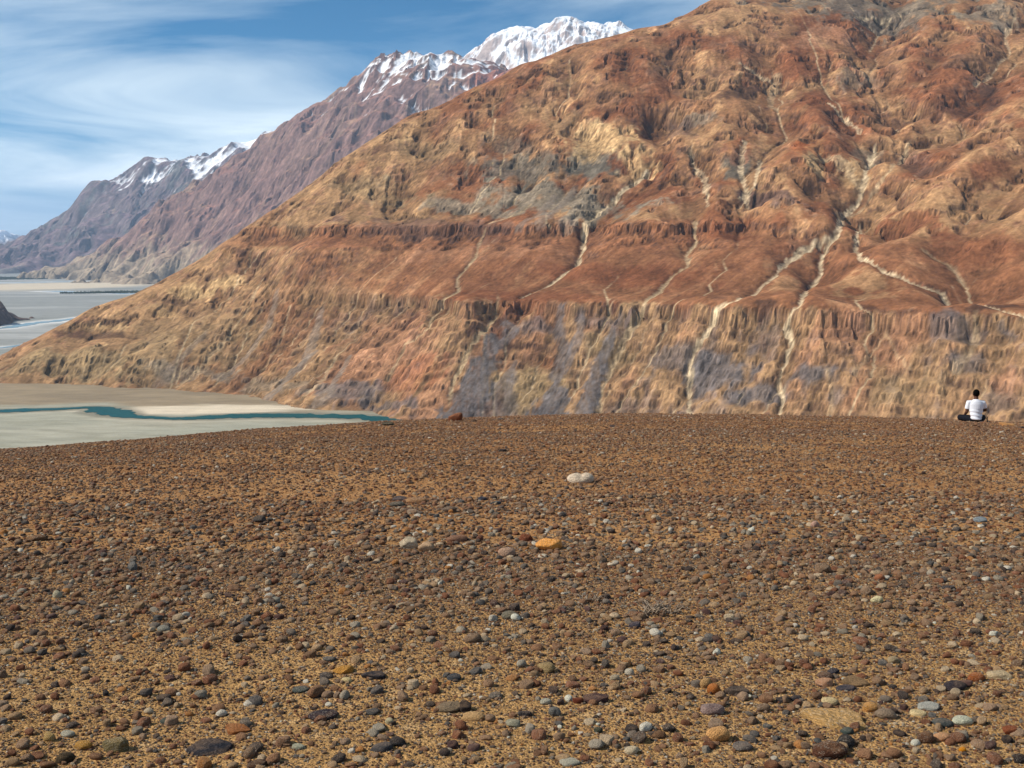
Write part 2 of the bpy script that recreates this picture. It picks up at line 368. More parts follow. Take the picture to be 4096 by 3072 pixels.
PATCHES = [
 ((115.2, 2536.0), (199.4, -132.0), (3.1, 74.0), 'GREYG', 0.95),
 ((-98.6, 2608.0), (150.6, -100.0), (-1.1, 32.0), 'GREYG', 0.85),
 ((185.7, 2658.0), (61.5, -42.0), (4.6, 72.0), 'TEAL', 0.9),
 ((31.5, 2704.0), (123.7, -60.0), (0.6, 58.0), 'TEAL', 0.75),
 ((1.3, 2810.0), (73.7, -60.0), (0.0, 48.0), 'GREYG', 0.45),
 ((-225.4, 2896.0), (132.7, -96.0), (-3.5, 50.0), 'OLIVE', 0.5),
 ((-345.7, 2808.0), (146.3, -102.0), (-5.5, 50.0), 'OLIVE', 0.6),
 ((-528.5, 2762.0), (116.5, -108.0), (-3.9, 24.0), 'OLIVE', 0.4),
 ((225.2, 2710.0), (112.5, -20.0), (4.1, 54.0), 'SAND', 0.8),
 ((310.6, 2608.0), (50.0, -18.0), (4.7, 44.0), 'SAND', 0.7),
 ((126.9, 2818.0), (55.2, -20.0), (2.8, 66.0), 'SAND', 0.35),
 ((501.0, 2480.0), (37.6, -6.0), (11.1, 60.0), 'TEAL', 0.85),
 ((416.2, 2576.0), (15.6, -10.0), (2.7, 20.0), 'TEAL', 0.6),
 ((656.5, 2436.0), (31.2, 24.0), (28.5, 110.0), 'SAND', 0.8),
 ((733.3, 2378.0), (31.5, -18.0), (21.0, 72.0), 'SAND', 0.6),
 ((791.2, 2470.0), (44.3, -16.0), (13.2, 44.0), 'TEAL', 0.5),
 ((507.5, 2342.0), (70.1, -76.0), (4.6, 24.0), 'PURP', 0.85),
 ((559.5, 2792.0), (77.7, 42.0), (10.5, 56.0), 'DARK', 0.8),  # shaded face of the spur: its shade is painted into the albedo
 ((453.3, 2706.0), (59.4, -36.0), (3.5, 24.0), 'GREYG', 0.7),
 ((405.4, 2704.0), (37.3, -30.0), (8.2, 58.0), 'PURP', 0.6),
 ((731.6, 2738.0), (54.4, 20.0), (20.0, 78.0), 'RUST', 0.8),
 ((1022.3, 3198.0), (258.6, -90.0), (39.5, 128.0), 'TEAL', 0.75),
 ((1276.0, 3044.0), (109.7, -24.0), (28.9, 74.0), 'GREYG', 0.75),
 ((1145.1, 2792.0), (106.1, 16.0), (14.0, 38.0), 'DARK', 0.5),
 ((988.0, 2594.0), (116.8, -50.0), (10.5, 30.0), 'DARK', 0.55),
 ((848.1, 2828.0), (61.6, 16.0), (12.0, 44.0), 'GREYG', 0.5),
 ((852.5, 2392.0), (27.7, -82.0), (29.0, 86.0), 'PURP', 0.5),
 ((1111.3, 2614.0), (23.3, -28.0), (37.3, 92.0), 'DARK', 0.6),
 ((955.1, 2218.0), (57.8, -4.0), (15.6, 40.0), 'RUST', 0.7),
 ((511.8, 2538.0), (33.2, -4.0), (12.1, 64.0), 'RED', 0.4),
 ((655.5, 2482.0), (38.8, 0.0), (18.5, 72.0), 'RED', 0.6),
 ((739.9, 2900.0), (127.3, -4.0), (18.0, 76.0), 'RUST', 0.6),
 ((836.6, 3026.0), (110.8, 34.0), (19.0, 72.0), 'PINK', 0.5),
 ((220.9, 2156.0), (182.7, -114.0), (5.4, 56.0), 'RUST', 0.8),
 ((430.6, 2240.0), (56.0, -44.0), (4.4, 26.0), 'RUST', 0.8),
 ((749.0, 2140.0), (72.6, -84.0), (12.8, 40.0), 'RUST', 0.75),
 ((820.8, 1962.0), (66.4, -48.0), (26.5, 66.0), 'RUST', 0.6),
 ((-23.4, 2150.0), (187.1, -104.0), (-1.0, 92.0), 'RUST', 0.7),
 ((-202.1, 2576.0), (241.6, -136.0), (-3.6, 48.0), 'PURP', 0.6),
 ((-53.3, 2406.0), (221.0, -102.0), (-1.0, 48.0), 'PINK', 0.35),
 ((598.2, 1880.0), (56.2, -34.0), (22.2, 74.0), 'TAN', 0.7),
 ((491.2, 1964.0), (29.3, -56.0), (16.7, 70.0), 'TAN', 0.5),
 ((579.2, 1866.0), (18.0, -10.0), (6.5, 22.0), 'RUST', 0.9),
 ((426.1, 1852.0), (20.4, -20.0), (2.1, 10.0), 'DARK', 0.8),
 ((358.6, 1920.0), (17.8, -20.0), (3.2, 18.0), 'DARK', 0.5),
 ((734.6, 1672.0), (63.7, 6.0), (8.4, 20.0), 'DARK', 0.8),
 ((579.4, 1754.0), (71.1, -74.0), (1.8, 6.0), 'DARK', 0.6),
 ((342.6, 1798.0), (55.0, -30.0), (6.5, 38.0), 'BLUEG', 0.85),
 ((394.9, 1716.0), (60.6, -38.0), (3.6, 18.0), 'BLUEG', 0.8),
 ((472.0, 1700.0), (40.6, -20.0), (4.2, 18.0), 'BLUEG', 0.85),
 ((491.4, 1656.0), (18.5, -14.0), (4.7, 18.0), 'BLUEG', 0.6),
 ((659.3, 1650.0), (40.0, -12.0), (9.5, 26.0), 'BLUEG', 0.6),
 ((730.7, 1616.0), (16.3, -28.0), (3.5, 10.0), 'BLUEG', 0.6),
 ((674.7, 1592.0), (28.3, -10.0), (8.2, 22.0), 'BLUEG', 0.6),
 ((278.5, 1868.0), (61.3, -38.0), (3.2, 24.0), 'BLUEG', 0.65),
 ((574.2, 1612.0), (58.7, -38.0), (8.3, 26.0), 'OLIVE', 0.5),
 ((519.1, 1748.0), (57.8, -18.0), (3.3, 14.0), 'PINK', 0.5),
 ((575.9, 1676.0), (22.9, -32.0), (7.8, 26.0), 'PINK', 0.45),
 ((694.1, 1550.0), (19.8, -26.0), (6.9, 18.0), 'PINK', 0.6),
 ((23.2, 1942.0), (78.1, -40.0), (0.5, 46.0), 'OLIVE', 0.85),
 ((178.5, 1942.0), (57.5, -38.0), (1.8, 24.0), 'OLIVE', 0.6),
 ((14.8, 2026.0), (54.6, -26.0), (0.0, 6.0), 'DARK', 0.85),
 ((-32.4, 2090.0), (28.6, -6.0), (-0.2, 16.0), 'DARK', 0.7),
 ((-74.4, 2066.0), (14.0, 4.0), (-0.2, 8.0), 'DARK', 0.9),
 ((-49.4, 2106.0), (10.5, 2.0), (-0.1, 6.0), 'DARK', 0.9),
 ((47.5, 2044.0), (63.3, -34.0), (0.5, 22.0), 'BLUEG', 0.6),
 ((160.2, 1998.0), (57.0, -20.0), (0.9, 14.0), 'BLUEG', 0.5),
 ((240.0, 1982.0), (8.3, -6.0), (0.8, 8.0), 'DARK', 0.7),
 ((68.7, 1974.0), (26.1, -20.0), (0.5, 18.0), 'RED', 0.35),
 ((-217.7, 2124.0), (112.6, -108.0), (-7.0, 74.0), 'PINK', 0.6),
 ((-182.0, 2048.0), (68.4, -48.0), (-4.5, 54.0), 'RED', 0.35),
 ((-323.8, 2112.0), (76.5, -32.0), (-5.7, 40.0), 'BLUEG', 0.7),
 ((-225.8, 2012.0), (64.8, -56.0), (-1.7, 16.0), 'BLUEG', 0.6),
 ((-445.4, 2452.0), (91.1, -50.0), (-6.5, 40.0), 'RUST', 0.35),
 ((-296.1, 2374.0), (140.2, -150.0), (-1.6, 16.0), 'DARK', 0.3),
 ((-720.5, 2530.0), (268.2, -136.0), (-31.9, 120.0), 'OLIVE', 0.45),
 ((-453.5, 2502.0), (184.1, -120.0), (-4.7, 30.0), 'TAN', 0.4),
 ((-1007.2, 2518.0), (210.9, -64.0), (-18.6, 50.0), 'OLIVE', 0.9),
 ((-1126.9, 2526.0), (77.7, -6.0), (-10.3, 26.0), 'OLIVE', 0.7),
 ((-823.2, 2488.0), (102.9, -2.0), (-36.3, 114.0), 'OLIVE', 0.6),
 ((-797.8, 2728.0), (82.3, -30.0), (-7.9, 30.0), 'SAND', 0.9),
 ((-709.3, 2724.0), (45.7, -10.0), (-5.1, 22.0), 'SAND', 0.8),
 ((-847.8, 2684.0), (62.1, -24.0), (-7.0, 24.0), 'SAND', 0.6),
 ((-985.5, 2672.0), (82.6, -28.0), (-5.5, 16.0), 'SAND', 0.6),
 ((-977.7, 2686.0), (112.5, -26.0), (-1.9, 6.0), 'DARK', 0.7),
 ((-990.4, 2634.0), (158.3, -62.0), (-8.7, 24.0), 'DARK', 0.7),
 ((-829.4, 2706.0), (86.7, -46.0), (-2.8, 10.0), 'DARK', 0.5),
 ((-673.5, 2788.0), (92.0, -76.0), (-2.3, 12.0), 'DARK', 0.5),
 ((-361.7, 2952.0), (134.8, -36.0), (-2.3, 20.0), 'DARK', 0.4),
 ((35.2, 3054.0), (80.1, -30.0), (0.2, 22.0), 'DARK', 0.4),
 ((-713.1, 2416.0), (157.6, -58.0), (-6.3, 24.0), 'GREYG', 0.6),
 ((-490.6, 2256.0), (121.4, -104.0), (-9.4, 46.0), 'GREYG', 0.6),
]
RIVER = [
 (-1158.9, 1975.7, 16.1),
 (-1041.2, 2012.5, 16.7),
 (-964.7, 2047.5, 20.7),
 (-880.1, 2070.3, 15.9),
 (-808.0, 2093.7, 16.3),
 (-772.8, 2057.2, 31.2),
 (-730.9, 2012.5, 28.3),
 (-691.5, 1978.7, 16.2),
 (-636.6, 1963.7, 11.2),
 (-597.8, 1954.8, 12.7),
 (-552.3, 1969.7, 22.4),
 (-497.1, 1984.8, 24.3),
 (-435.1, 1993.9, 24.5),
 (-365.2, 1987.8, 22.8),
 (-295.2, 1978.7, 22.6),
 (-232.8, 1951.9, 28.2),
 (-187.9, 1905.9, 38.6),
 (-139.2, 1840.8, 41.5),
 (-60.0, 1755.7, 45.3),
]
BRAIDS = [
 [(-2147.9, 4190.7, 33.0), (-1988.0, 4258.3, 34.0), (-1979.1, 4504.9, 33.5), (-1944.1, 4747.4, 33.8), (-1888.0, 5094.3, 31.1)],
 [(-1669.6, 3324.1, 12.6), (-1587.4, 3392.7, 13.1), (-1573.0, 3464.1, 10.9), (-1558.4, 3577.1, 9.7)],
 [(-3403.0, 8110.8, 58.8), (-3070.5, 7871.2, 55.4), (-2568.8, 7601.6, 43.2)],
 [(-4944.3, 10147.7, 91.8), (-4610.9, 10225.5, 77.7), (-4434.1, 10466.0, 81.4), (-4215.1, 10632.7, 67.3)],
]
MID_CREST = [
 (-5066.3, 12800.0, -194.0),
 (-4714.0, 12500.0, -34.9),
 (-3821.1, 12000.0, 425.1),
 (-3333.5, 11700.0, 710.3),
 (-2827.5, 11500.0, 954.2),
 (-2612.4, 11300.0, 1084.0),
 (-2461.1, 11200.0, 1187.1),
 (-2149.0, 11000.0, 1295.6),
 (-1785.8, 10800.0, 1474.1),
 (-1558.3, 10700.0, 1553.2),
 (-1418.6, 10700.0, 1673.5),
 (-1298.6, 10700.0, 1761.1),
 (-1132.1, 10700.0, 1807.2),
 (-1060.8, 10700.0, 1830.2),
 (-942.2, 10700.0, 1853.2),
 (-816.4, 10600.0, 1804.0),
 (-675.9, 10600.0, 1776.6),
 (-581.5, 10600.0, 1851.9),
 (-487.8, 10600.0, 1835.9),
 (-417.7, 10600.0, 1783.5),
 (-204.7, 10500.0, 1705.6),
 (27.9, 10500.0, 1619.5),
 (582.4, 10400.0, 1424.0),
]
MID_FOOT = [
 (-5188.8, 12600.0, -230.7),
 (-4439.1, 11400.0, -265.1),
 (-3804.7, 10500.0, -282.0),
 (-3175.8, 9600.0, -305.4),
]
FAR_CREST = [
 (-10484.8, 17500.0, -155.6),
 (-9089.0, 17500.0, 1.6),
 (-8044.0, 17400.0, 177.0),
 (-7762.0, 17300.0, 203.1),
 (-7440.5, 17200.0, 294.3),
 (-7057.5, 17100.0, 529.0),
 (-6599.2, 17000.0, 843.2),
 (-6129.9, 17000.0, 1091.4),
 (-5899.2, 17000.0, 1136.4),
 (-5665.2, 17000.0, 1267.6),
 (-5548.1, 17000.0, 1338.8),
 (-5358.7, 17000.0, 1316.3),
 (-5136.8, 16900.0, 1342.0),
 (-4868.7, 16900.0, 1434.9),
 (-4498.8, 16800.0, 1515.0),
 (-4233.4, 16800.0, 1596.0),
 (-4062.5, 16800.0, 1662.3),
 (-3860.2, 16700.0, 1623.2),
 (-3159.1, 16700.0, 1776.6),
]
FAR_FOOT = [
 (-7853.4, 13600.0, -304.3),
 (-7030.2, 13800.0, -302.6),
 (-6589.3, 14200.0, -292.2),
 (-6235.4, 14500.0, -291.9),
 (-5781.9, 14600.0, -287.3),
 (-4757.0, 14500.0, -291.9),
]
SNOW_CREST = [
 (-1313.0, 17000.0, 2510.9),
 (-912.0, 16600.0, 2695.6),
 (-718.7, 16400.0, 2783.2),
 (-530.2, 16200.0, 2864.2),
 (-417.2, 16000.0, 2931.9),
 (-303.7, 16000.0, 3086.1),
 (-204.8, 16000.0, 3110.0),
 (-98.9, 16000.0, 3051.8),
 (-7.1, 16000.0, 3147.6),
 (183.5, 16000.0, 3140.8),
 (430.5, 16000.0, 3181.8),
 (536.3, 16000.0, 3195.5),
 (642.2, 16000.0, 3175.0),
 (835.9, 16000.0, 3229.7),
 (966.1, 16000.0, 3270.6),
 (1100.4, 16000.0, 3236.5),
 (1206.7, 16000.0, 3181.8),
 (1329.9, 16000.0, 3209.2),
 (1417.9, 16000.0, 3233.1),
 (1506.6, 16000.0, 3181.8),
 (1560.2, 16000.0, 3127.1),
 (1719.2, 16000.0, 3120.3),
 (1825.2, 16000.0, 3113.4),
 (1912.3, 16000.0, 3188.7),
 (2001.7, 16000.0, 3113.4),
 (2162.2, 16000.0, 3017.6),
 (2662.5, 16000.0, 2742.9),
]
RANGE_CREST = [
 (-19950.1, 30000.0, 471.8),
 (-16552.8, 30000.0, 672.8),
 (-14872.5, 30000.0, 505.3),
 (-14125.5, 30000.0, 552.3),
 (-13858.7, 30000.0, 485.2),
 (-13653.5, 30000.0, 525.4),
 (-13456.4, 30000.0, 418.2),
 (-12986.8, 30000.0, 337.7),
 (-12507.7, 30000.0, 438.3),
 (-11839.0, 30000.0, 270.5),
]
OUTCROP_CREST = [
 (-2630.3, 4700.0, -125.3),
 (-2319.8, 4550.0, -129.5),
 (-2152.2, 4500.0, -140.3),
 (-2082.2, 4480.0, -149.8),
 (-2047.8, 4470.0, -161.6),
 (-2016.9, 4470.0, -189.9),
 (-1993.9, 4470.0, -215.3),
]
STONES = [
 ((0.705, 11.1), 0.28, 0.196, 0.129, (0.753, 0.61, 0.456), 'd', 'cream white two-lobed rock lying alone in mid gravel'),
 ((-1.042, 10.03), 0.146, 0.102, 0.059, (0.114, 0.091, 0.091), 'r', 'charcoal stone behind another, left of the tan slab in mid gravel'),
 ((-1.02, 9.6), 0.14, 0.098, 0.057, (0.107, 0.098, 0.08), 'r', 'dark olive grey stone in front of the charcoal one, mid gravel'),
 ((-0.881, 9.87), 0.204, 0.143, 0.062, (0.305, 0.156, 0.07), 'f', 'long tan slab beside two dark stones in mid gravel'),
 ((-0.526, 9.11), 0.115, 0.081, 0.063, (0.156, 0.107, 0.076), 'r', 'grey brown stone right of the tan slab in mid gravel'),
 ((-0.272, 9.83), 0.078, 0.055, 0.046, (0.061, 0.065, 0.091), 'r', 'small blue black stone in mid gravel, left of the teal grey one'),
 ((-0.143, 9.58), 0.103, 0.072, 0.04, (0.058, 0.08, 0.098), 'f', 'flat teal grey stone in mid gravel'),
 ((-0.723, 7.51), 0.139, 0.097, 0.104, (0.61, 0.485, 0.328), 'a', 'cream angular stone left of a rounder cream stone'),
 ((-0.596, 7.44), 0.12, 0.084, 0.077, (0.578, 0.376, 0.223), 'r', 'rounded peach cream stone right of the angular cream stone'),
 ((-0.406, 7.8), 0.158, 0.111, 0.058, (0.242, 0.122, 0.076), 'f', 'flat dusty pink slab between the cream stones and the orange rock'),
 ((0.102, 7.82), 0.103, 0.072, 0.07, (0.205, 0.065, 0.032), 'a', 'rust red stone just behind the orange rock on its left'),
 ((-0.234, 7.84), 0.052, 0.036, 0.049, (0.156, 0.048, 0.026), 'r', 'small upright rust brown stone beside the dusty pink slab'),
 ((0.257, 7.44), 0.193, 0.135, 0.096, (0.68, 0.283, 0.061), 'a', 'bright orange rock in the middle of the gravel'),
 ((-0.034, 7.25), 0.12, 0.084, 0.079, (0.485, 0.305, 0.205), 'r', 'pinkish grey stone in front and left of the orange rock'),
 ((0.03, 7.06), 0.087, 0.061, 0.044, (0.188, 0.15, 0.114), 'f', 'flat grey stone touching the pinkish grey stone'),
 ((0.205, 7.18), 0.065, 0.045, 0.03, (0.68, 0.578, 0.429), 'f', 'small white pebble just below the orange rock'),
 ((0.638, 6.92), 0.043, 0.03, 0.027, (0.831, 0.68, 0.485), 'r', 'tiny bright white pebble right of the orange rock'),
 ((-0.015, 5.6), 0.084, 0.059, 0.051, (0.205, 0.181, 0.127), 'r', 'smooth olive grey stone left of the dry shrub'),
 ((-3.565, 8.03), 0.157, 0.11, 0.051, (0.156, 0.076, 0.032), 'f', 'flat brown slab by the left edge of the picture'),
 ((-1.128, 3.88), 0.182, 0.127, 0.047, (0.026, 0.026, 0.034), 'f', 'long black slate slab half buried at the lower left'),
 ((-1.484, 3.91), 0.106, 0.074, 0.065, (0.188, 0.141, 0.061), 'a', 'lumpy olive stone at the lower left'),
 ((-1.625, 3.8), 0.07, 0.049, 0.047, (0.07, 0.048, 0.026), 'r', 'dark brown stone at the bottom left edge of the picture'),
 ((-1.76, 3.98), 0.045, 0.032, 0.043, (0.515, 0.328, 0.114), 'a', 'square yellowish stone at the lower left'),
 ((-1.71, 4.03), 0.054, 0.038, 0.028, (0.485, 0.456, 0.352), 'r', 'pale grey oval stone beside the square yellowish stone'),
 ((-1.787, 5.44), 0.063, 0.044, 0.038, (0.305, 0.296, 0.242), 'r', 'grey oval pebble alone in the left gravel'),
 ((-1.062, 4.07), 0.109, 0.076, 0.028, (0.376, 0.141, 0.045), 'f', 'orange brown slab left of the long black slate'),
 ((-1.382, 4.19), 0.048, 0.034, 0.029, (0.091, 0.114, 0.098), 'r', 'dark green grey pebble above the long black slate'),
 ((-2.665, 6.24), 0.061, 0.043, 0.055, (0.515, 0.456, 0.305), 'r', 'pale cream pebble near the left edge of the gravel'),
 ((-1.606, 3.92), 0.067, 0.047, 0.035, (0.485, 0.242, 0.045), 'a', 'ochre stone between the square yellowish and the lumpy olive stones'),
 ((-0.751, 4.18), 0.124, 0.087, 0.039, (0.038, 0.026, 0.034), 'r', 'black plum coloured stone in the lower left centre'),
 ((-0.606, 4.62), 0.112, 0.078, 0.029, (0.042, 0.037, 0.042), 'f', 'long charcoal stone right of the ochre block'),
 ((-0.75, 4.7), 0.095, 0.067, 0.04, (0.546, 0.262, 0.053), 'a', 'ochre yellow block between two dark stones'),
 ((-0.817, 4.65), 0.065, 0.045, 0.032, (0.091, 0.076, 0.07), 'r', 'grey stone left of the ochre yellow block'),
 ((-0.903, 4.5), 0.075, 0.052, 0.029, (0.076, 0.098, 0.093), 'r', 'teal grey oblong stone above the plum coloured stone'),
 ((-0.482, 3.85), 0.086, 0.06, 0.033, (0.091, 0.084, 0.084), 'f', 'grey slab leaning on a charcoal stone at the bottom'),
 ((-0.424, 3.89), 0.069, 0.048, 0.039, (0.034, 0.032, 0.034), 'a', 'charcoal angular stone at the bottom beside the grey slab'),
 ((-0.251, 4.25), 0.125, 0.087, 0.04, (0.223, 0.162, 0.102), 'a', 'large rough grey brown stone at lower centre'),
 ((-0.152, 4.16), 0.087, 0.061, 0.036, (0.578, 0.352, 0.156), 'a', 'cream tan block right of the rough grey brown stone'),
 ((-0.719, 4.58), 0.048, 0.033, 0.025, (0.753, 0.578, 0.283), 'r', 'small cream pebble in front of the ochre yellow block'),
 ((-0.479, 4.1), 0.035, 0.024, 0.033, (0.61, 0.515, 0.305), 'r', 'small rounded cream stone right of the plum coloured stone'),
 ((-0.254, 4.6), 0.063, 0.044, 0.031, (0.07, 0.076, 0.084), 'r', 'slate grey stone above the rough grey brown stone'),
 ((-0.788, 3.86), 0.053, 0.037, 0.022, (0.429, 0.429, 0.305), 'f', 'pale grey green flat stone at the bottom left of centre'),
 ((-0.905, 3.7), 0.071, 0.05, 0.027, (0.08, 0.038, 0.023), 'r', 'dark brown stone cut by the bottom edge left of centre'),
 ((-1.332, 5.97), 0.067, 0.047, 0.044, (0.305, 0.283, 0.223), 'r', 'grey oval pebble in the denser band left of centre'),
 ((0.347, 4.35), 0.106, 0.074, 0.036, (0.091, 0.048, 0.045), 'f', 'flat maroon slab at lower centre'),
 ((0.272, 4.33), 0.047, 0.033, 0.031, (0.188, 0.048, 0.023), 'a', 'red angular stone touching the maroon slab'),
 ((0.81, 4.24), 0.105, 0.073, 0.049, (0.305, 0.205, 0.181), 'r', 'smooth mauve grey egg shaped stone at lower right'),
 ((0.777, 3.95), 0.091, 0.063, 0.065, (0.716, 0.376, 0.141), 'r', 'pale orange rounded stone below the mauve egg shaped stone'),
 ((0.858, 4.48), 0.058, 0.041, 0.055, (0.485, 0.162, 0.038), 'r', 'orange brown round pebble above the mauve egg shaped stone'),
 ((0.839, 4.56), 0.059, 0.041, 0.056, (0.515, 0.305, 0.127), 'r', 'sandy tan stone behind the orange brown round pebble'),
 ((0.961, 4.49), 0.099, 0.07, 0.04, (0.114, 0.084, 0.065), 'f', 'grey brown slab right of the orange brown round pebble'),
 ((0.554, 3.97), 0.064, 0.045, 0.028, (0.205, 0.107, 0.053), 'a', 'brown jagged stone left of the pale orange rounded stone'),
 ((0.853, 3.86), 0.077, 0.054, 0.033, (0.171, 0.141, 0.122), 'a', 'grey stone right and below the pale orange rounded stone'),
 ((0.438, 3.82), 0.056, 0.039, 0.033, (0.68, 0.546, 0.352), 'a', 'cream wedge shaped stone at the bottom right of centre'),
 ((0.205, 3.72), 0.074, 0.052, 0.021, (0.485, 0.456, 0.352), 'r', 'pale speckled flat stone cut by the bottom edge'),
 ((0.527, 4.73), 0.044, 0.031, 0.041, (0.578, 0.515, 0.402), 'r', 'round white pebble, right one of a pair at lower centre'),
 ((0.453, 4.65), 0.048, 0.034, 0.028, (0.485, 0.392, 0.262), 'r', 'oval white pebble, left one of a pair at lower centre'),
 ((0.154, 4.74), 0.084, 0.059, 0.05, (0.376, 0.262, 0.122), 'a', 'tan crusted lump of earth coloured stone at lower centre'),
 ((0.635, 5.5), 0.072, 0.051, 0.037, (0.091, 0.076, 0.091), 'f', 'purple grey slab just below the dry shrub'),
 ((0.171, 4.19), 0.05, 0.035, 0.045, (0.188, 0.181, 0.162), 'a', 'blocky grey stone left of the maroon slab'),
 ((0.051, 4.19), 0.056, 0.039, 0.03, (0.038, 0.032, 0.038), 'f', 'black wedge shaped stone at lower centre'),
 ((0.004, 4.08), 0.059, 0.041, 0.032, (0.402, 0.376, 0.262), 'a', 'pale greenish stone below the black wedge shaped stone'),
 ((0.139, 4.32), 0.049, 0.034, 0.028, (0.515, 0.485, 0.376), 'r', 'pale grey pebble above the blocky grey stone'),
 ((0.33, 4.01), 0.036, 0.025, 0.027, (0.045, 0.058, 0.038), 'r', 'dark olive round pebble below the maroon slab'),
 ((1.161, 3.82), 0.128, 0.09, 0.063, (0.091, 0.034, 0.018), 'r', 'big dark brown domed stone at the bottom right'),
 ((1.274, 4.15), 0.254, 0.178, 0.066, (0.485, 0.283, 0.102), 'f', 'long tan slab of sandstone at the lower right'),
 ((1.922, 4.57), 0.106, 0.074, 0.044, (0.053, 0.042, 0.048), 'r', 'black grey pointed stone at the right'),
 ((1.775, 4.13), 0.08, 0.056, 0.042, (0.61, 0.61, 0.456), 'r', 'white green oval stone at the lower right'),
 ((1.688, 4.11), 0.079, 0.055, 0.036, (0.091, 0.102, 0.098), 'r', 'dark speckled stone beside the white green oval stone'),
 ((1.551, 3.93), 0.063, 0.044, 0.054, (0.141, 0.065, 0.034), 'r', 'round brown stone below the dark speckled stone'),
 ((1.618, 3.95), 0.066, 0.046, 0.036, (0.68, 0.352, 0.171), 'r', 'peach coloured stone right of the round brown stone'),
 ((1.718, 4.33), 0.092, 0.064, 0.032, (0.429, 0.429, 0.376), 'f', 'flat pale grey stone at the lower right'),
 ((1.644, 4.25), 0.065, 0.046, 0.029, (0.753, 0.578, 0.305), 'f', 'cream flat pebble in front of the flat pale grey stone'),
 ((1.325, 4.38), 0.07, 0.049, 0.038, (0.753, 0.578, 0.305), 'r', 'cream rounded stone behind the long tan sandstone slab'),
 ((2.055, 4.67), 0.079, 0.056, 0.046, (0.376, 0.114, 0.032), 'r', 'rounded orange stone near the right edge'),
 ((1.499, 4.21), 0.088, 0.062, 0.046, (0.283, 0.205, 0.141), 'r', 'taupe rounded stone right of the long tan sandstone slab'),
 ((1.466, 4.3), 0.069, 0.049, 0.047, (0.578, 0.283, 0.08), 'r', 'light orange stone behind the taupe rounded stone'),
 ((1.65, 3.83), 0.029, 0.02, 0.021, (0.831, 0.305, 0.013), 'r', 'small vivid orange pebble at the bottom right'),
 ((2.035, 5.94), 0.075, 0.052, 0.049, (0.831, 0.716, 0.402), 'a', 'white quartz lump in the right gravel'),
 ((1.462, 4.8), 0.056, 0.039, 0.03, (0.038, 0.038, 0.058), 'r', 'small blue black pebble on top of a brown pair at the right'),
 ((1.406, 4.74), 0.072, 0.051, 0.033, (0.114, 0.061, 0.042), 'r', 'brown grey stone under the blue black pebble at the right'),
 ((1.375, 4.64), 0.076, 0.053, 0.041, (0.515, 0.262, 0.141), 'f', 'stone with pinkish top just below the brown grey one at the right'),
 ((1.453, 4.59), 0.085, 0.059, 0.022, (0.065, 0.061, 0.076), 'f', 'slim slate stone above the cream rounded stone at the right'),
 ((1.518, 4.66), 0.125, 0.087, 0.032, (0.262, 0.162, 0.08), 'f', 'brown flat slab behind the slim slate stone'),
 ((1.808, 3.72), 0.045, 0.032, 0.043, (0.032, 0.023, 0.023), 'a', 'black angular stone at the bottom right corner'),
 ((1.906, 4.0), 0.07, 0.049, 0.04, (0.305, 0.091, 0.038), 'a', 'red brown stone near the right edge at lower right'),
 ((2.166, 4.69), 0.11, 0.077, 0.043, (0.61, 0.456, 0.262), 'f', 'pale sand coloured slab near the right edge'),
 ((1.192, 4.42), 0.05, 0.035, 0.027, (0.032, 0.034, 0.045), 'r', 'round black pebble, right one of two at the lower right'),
 ((1.134, 4.4), 0.063, 0.044, 0.026, (0.048, 0.042, 0.045), 'f', 'flat black pebble, left one of two at the lower right'),
 ((1.289, 4.03), 0.053, 0.037, 0.029, (0.07, 0.098, 0.091), 'r', 'teal grey stone just below the long tan sandstone slab'),
 ((1.782, 4.93), 0.061, 0.043, 0.037, (0.402, 0.305, 0.181), 'r', 'beige oval pebble in the right gravel above the taupe stone'),
 ((3.713, 8.51), 0.104, 0.073, 0.052, (0.305, 0.352, 0.376), 'a', 'bluish white stone alone in the far right gravel'),
 ((2.346, 8.31), 0.069, 0.048, 0.061, (0.578, 0.352, 0.262), 'r', 'pinkish white pebble alone in the mid right gravel'),
 ((2.553, 6.23), 0.086, 0.06, 0.025, (0.045, 0.038, 0.045), 'f', 'slim black stone in the right gravel'),
 ((2.221, 6.44), 0.065, 0.045, 0.049, (0.402, 0.141, 0.061), 'r', 'warm orange brown pebble in the right gravel above the quartz lump'),
 ((-1.331, 25.58), 0.39, 0.273, 0.186, (0.188, 0.065, 0.03), 'f', 'reddish tilted slab on the rim of the bluff'),
 ((-2.654, 23.27), 0.27, 0.189, 0.101, (0.048, 0.042, 0.026), 'a', 'dark stone on the rim beside the river bend'),
 ((-0.858, 24.34), 0.146, 0.102, 0.07, (0.07, 0.038, 0.026), 'r', 'small dark stone on the rim right of the reddish slab'),
 ((-0.262, 25.28), 0.151, 0.106, 0.065, (0.061, 0.045, 0.048), 'r', 'small slate stone on the rim near the middle'),
 ((1.865, 20.03), 0.13, 0.091, 0.053, (0.053, 0.048, 0.058), 'f', 'flat slate stone just inside the rim'),
 ((-0.123, 14.74), 0.116, 0.081, 0.057, (0.061, 0.048, 0.045), 'f', 'dark flat stone between the rim and the cream white rock'),
 ((8.825, 20.79), 0.156, 0.109, 0.06, (0.305, 0.156, 0.08), 'f', 'tan flat stone on the rim close to the seated person'),
 ((9.984, 21.86), 0.332, 0.232, 0.086, (0.515, 0.262, 0.102), 'f', 'pale tan slab on the rim right of the seated person'),
 ((9.363, 19.94), 0.112, 0.078, 0.052, (0.032, 0.026, 0.032), 'r', 'black pebble on the rim at the right edge'),
]
PERSON_AT = (10.848, 25.4, -2.414)
STICK_AT = (11.074, 25.3, -2.397)
SHRUB_AT = (0.765, 5.78, -0.365)
TUFT_AT = (0.4, 6.04, -0.376)

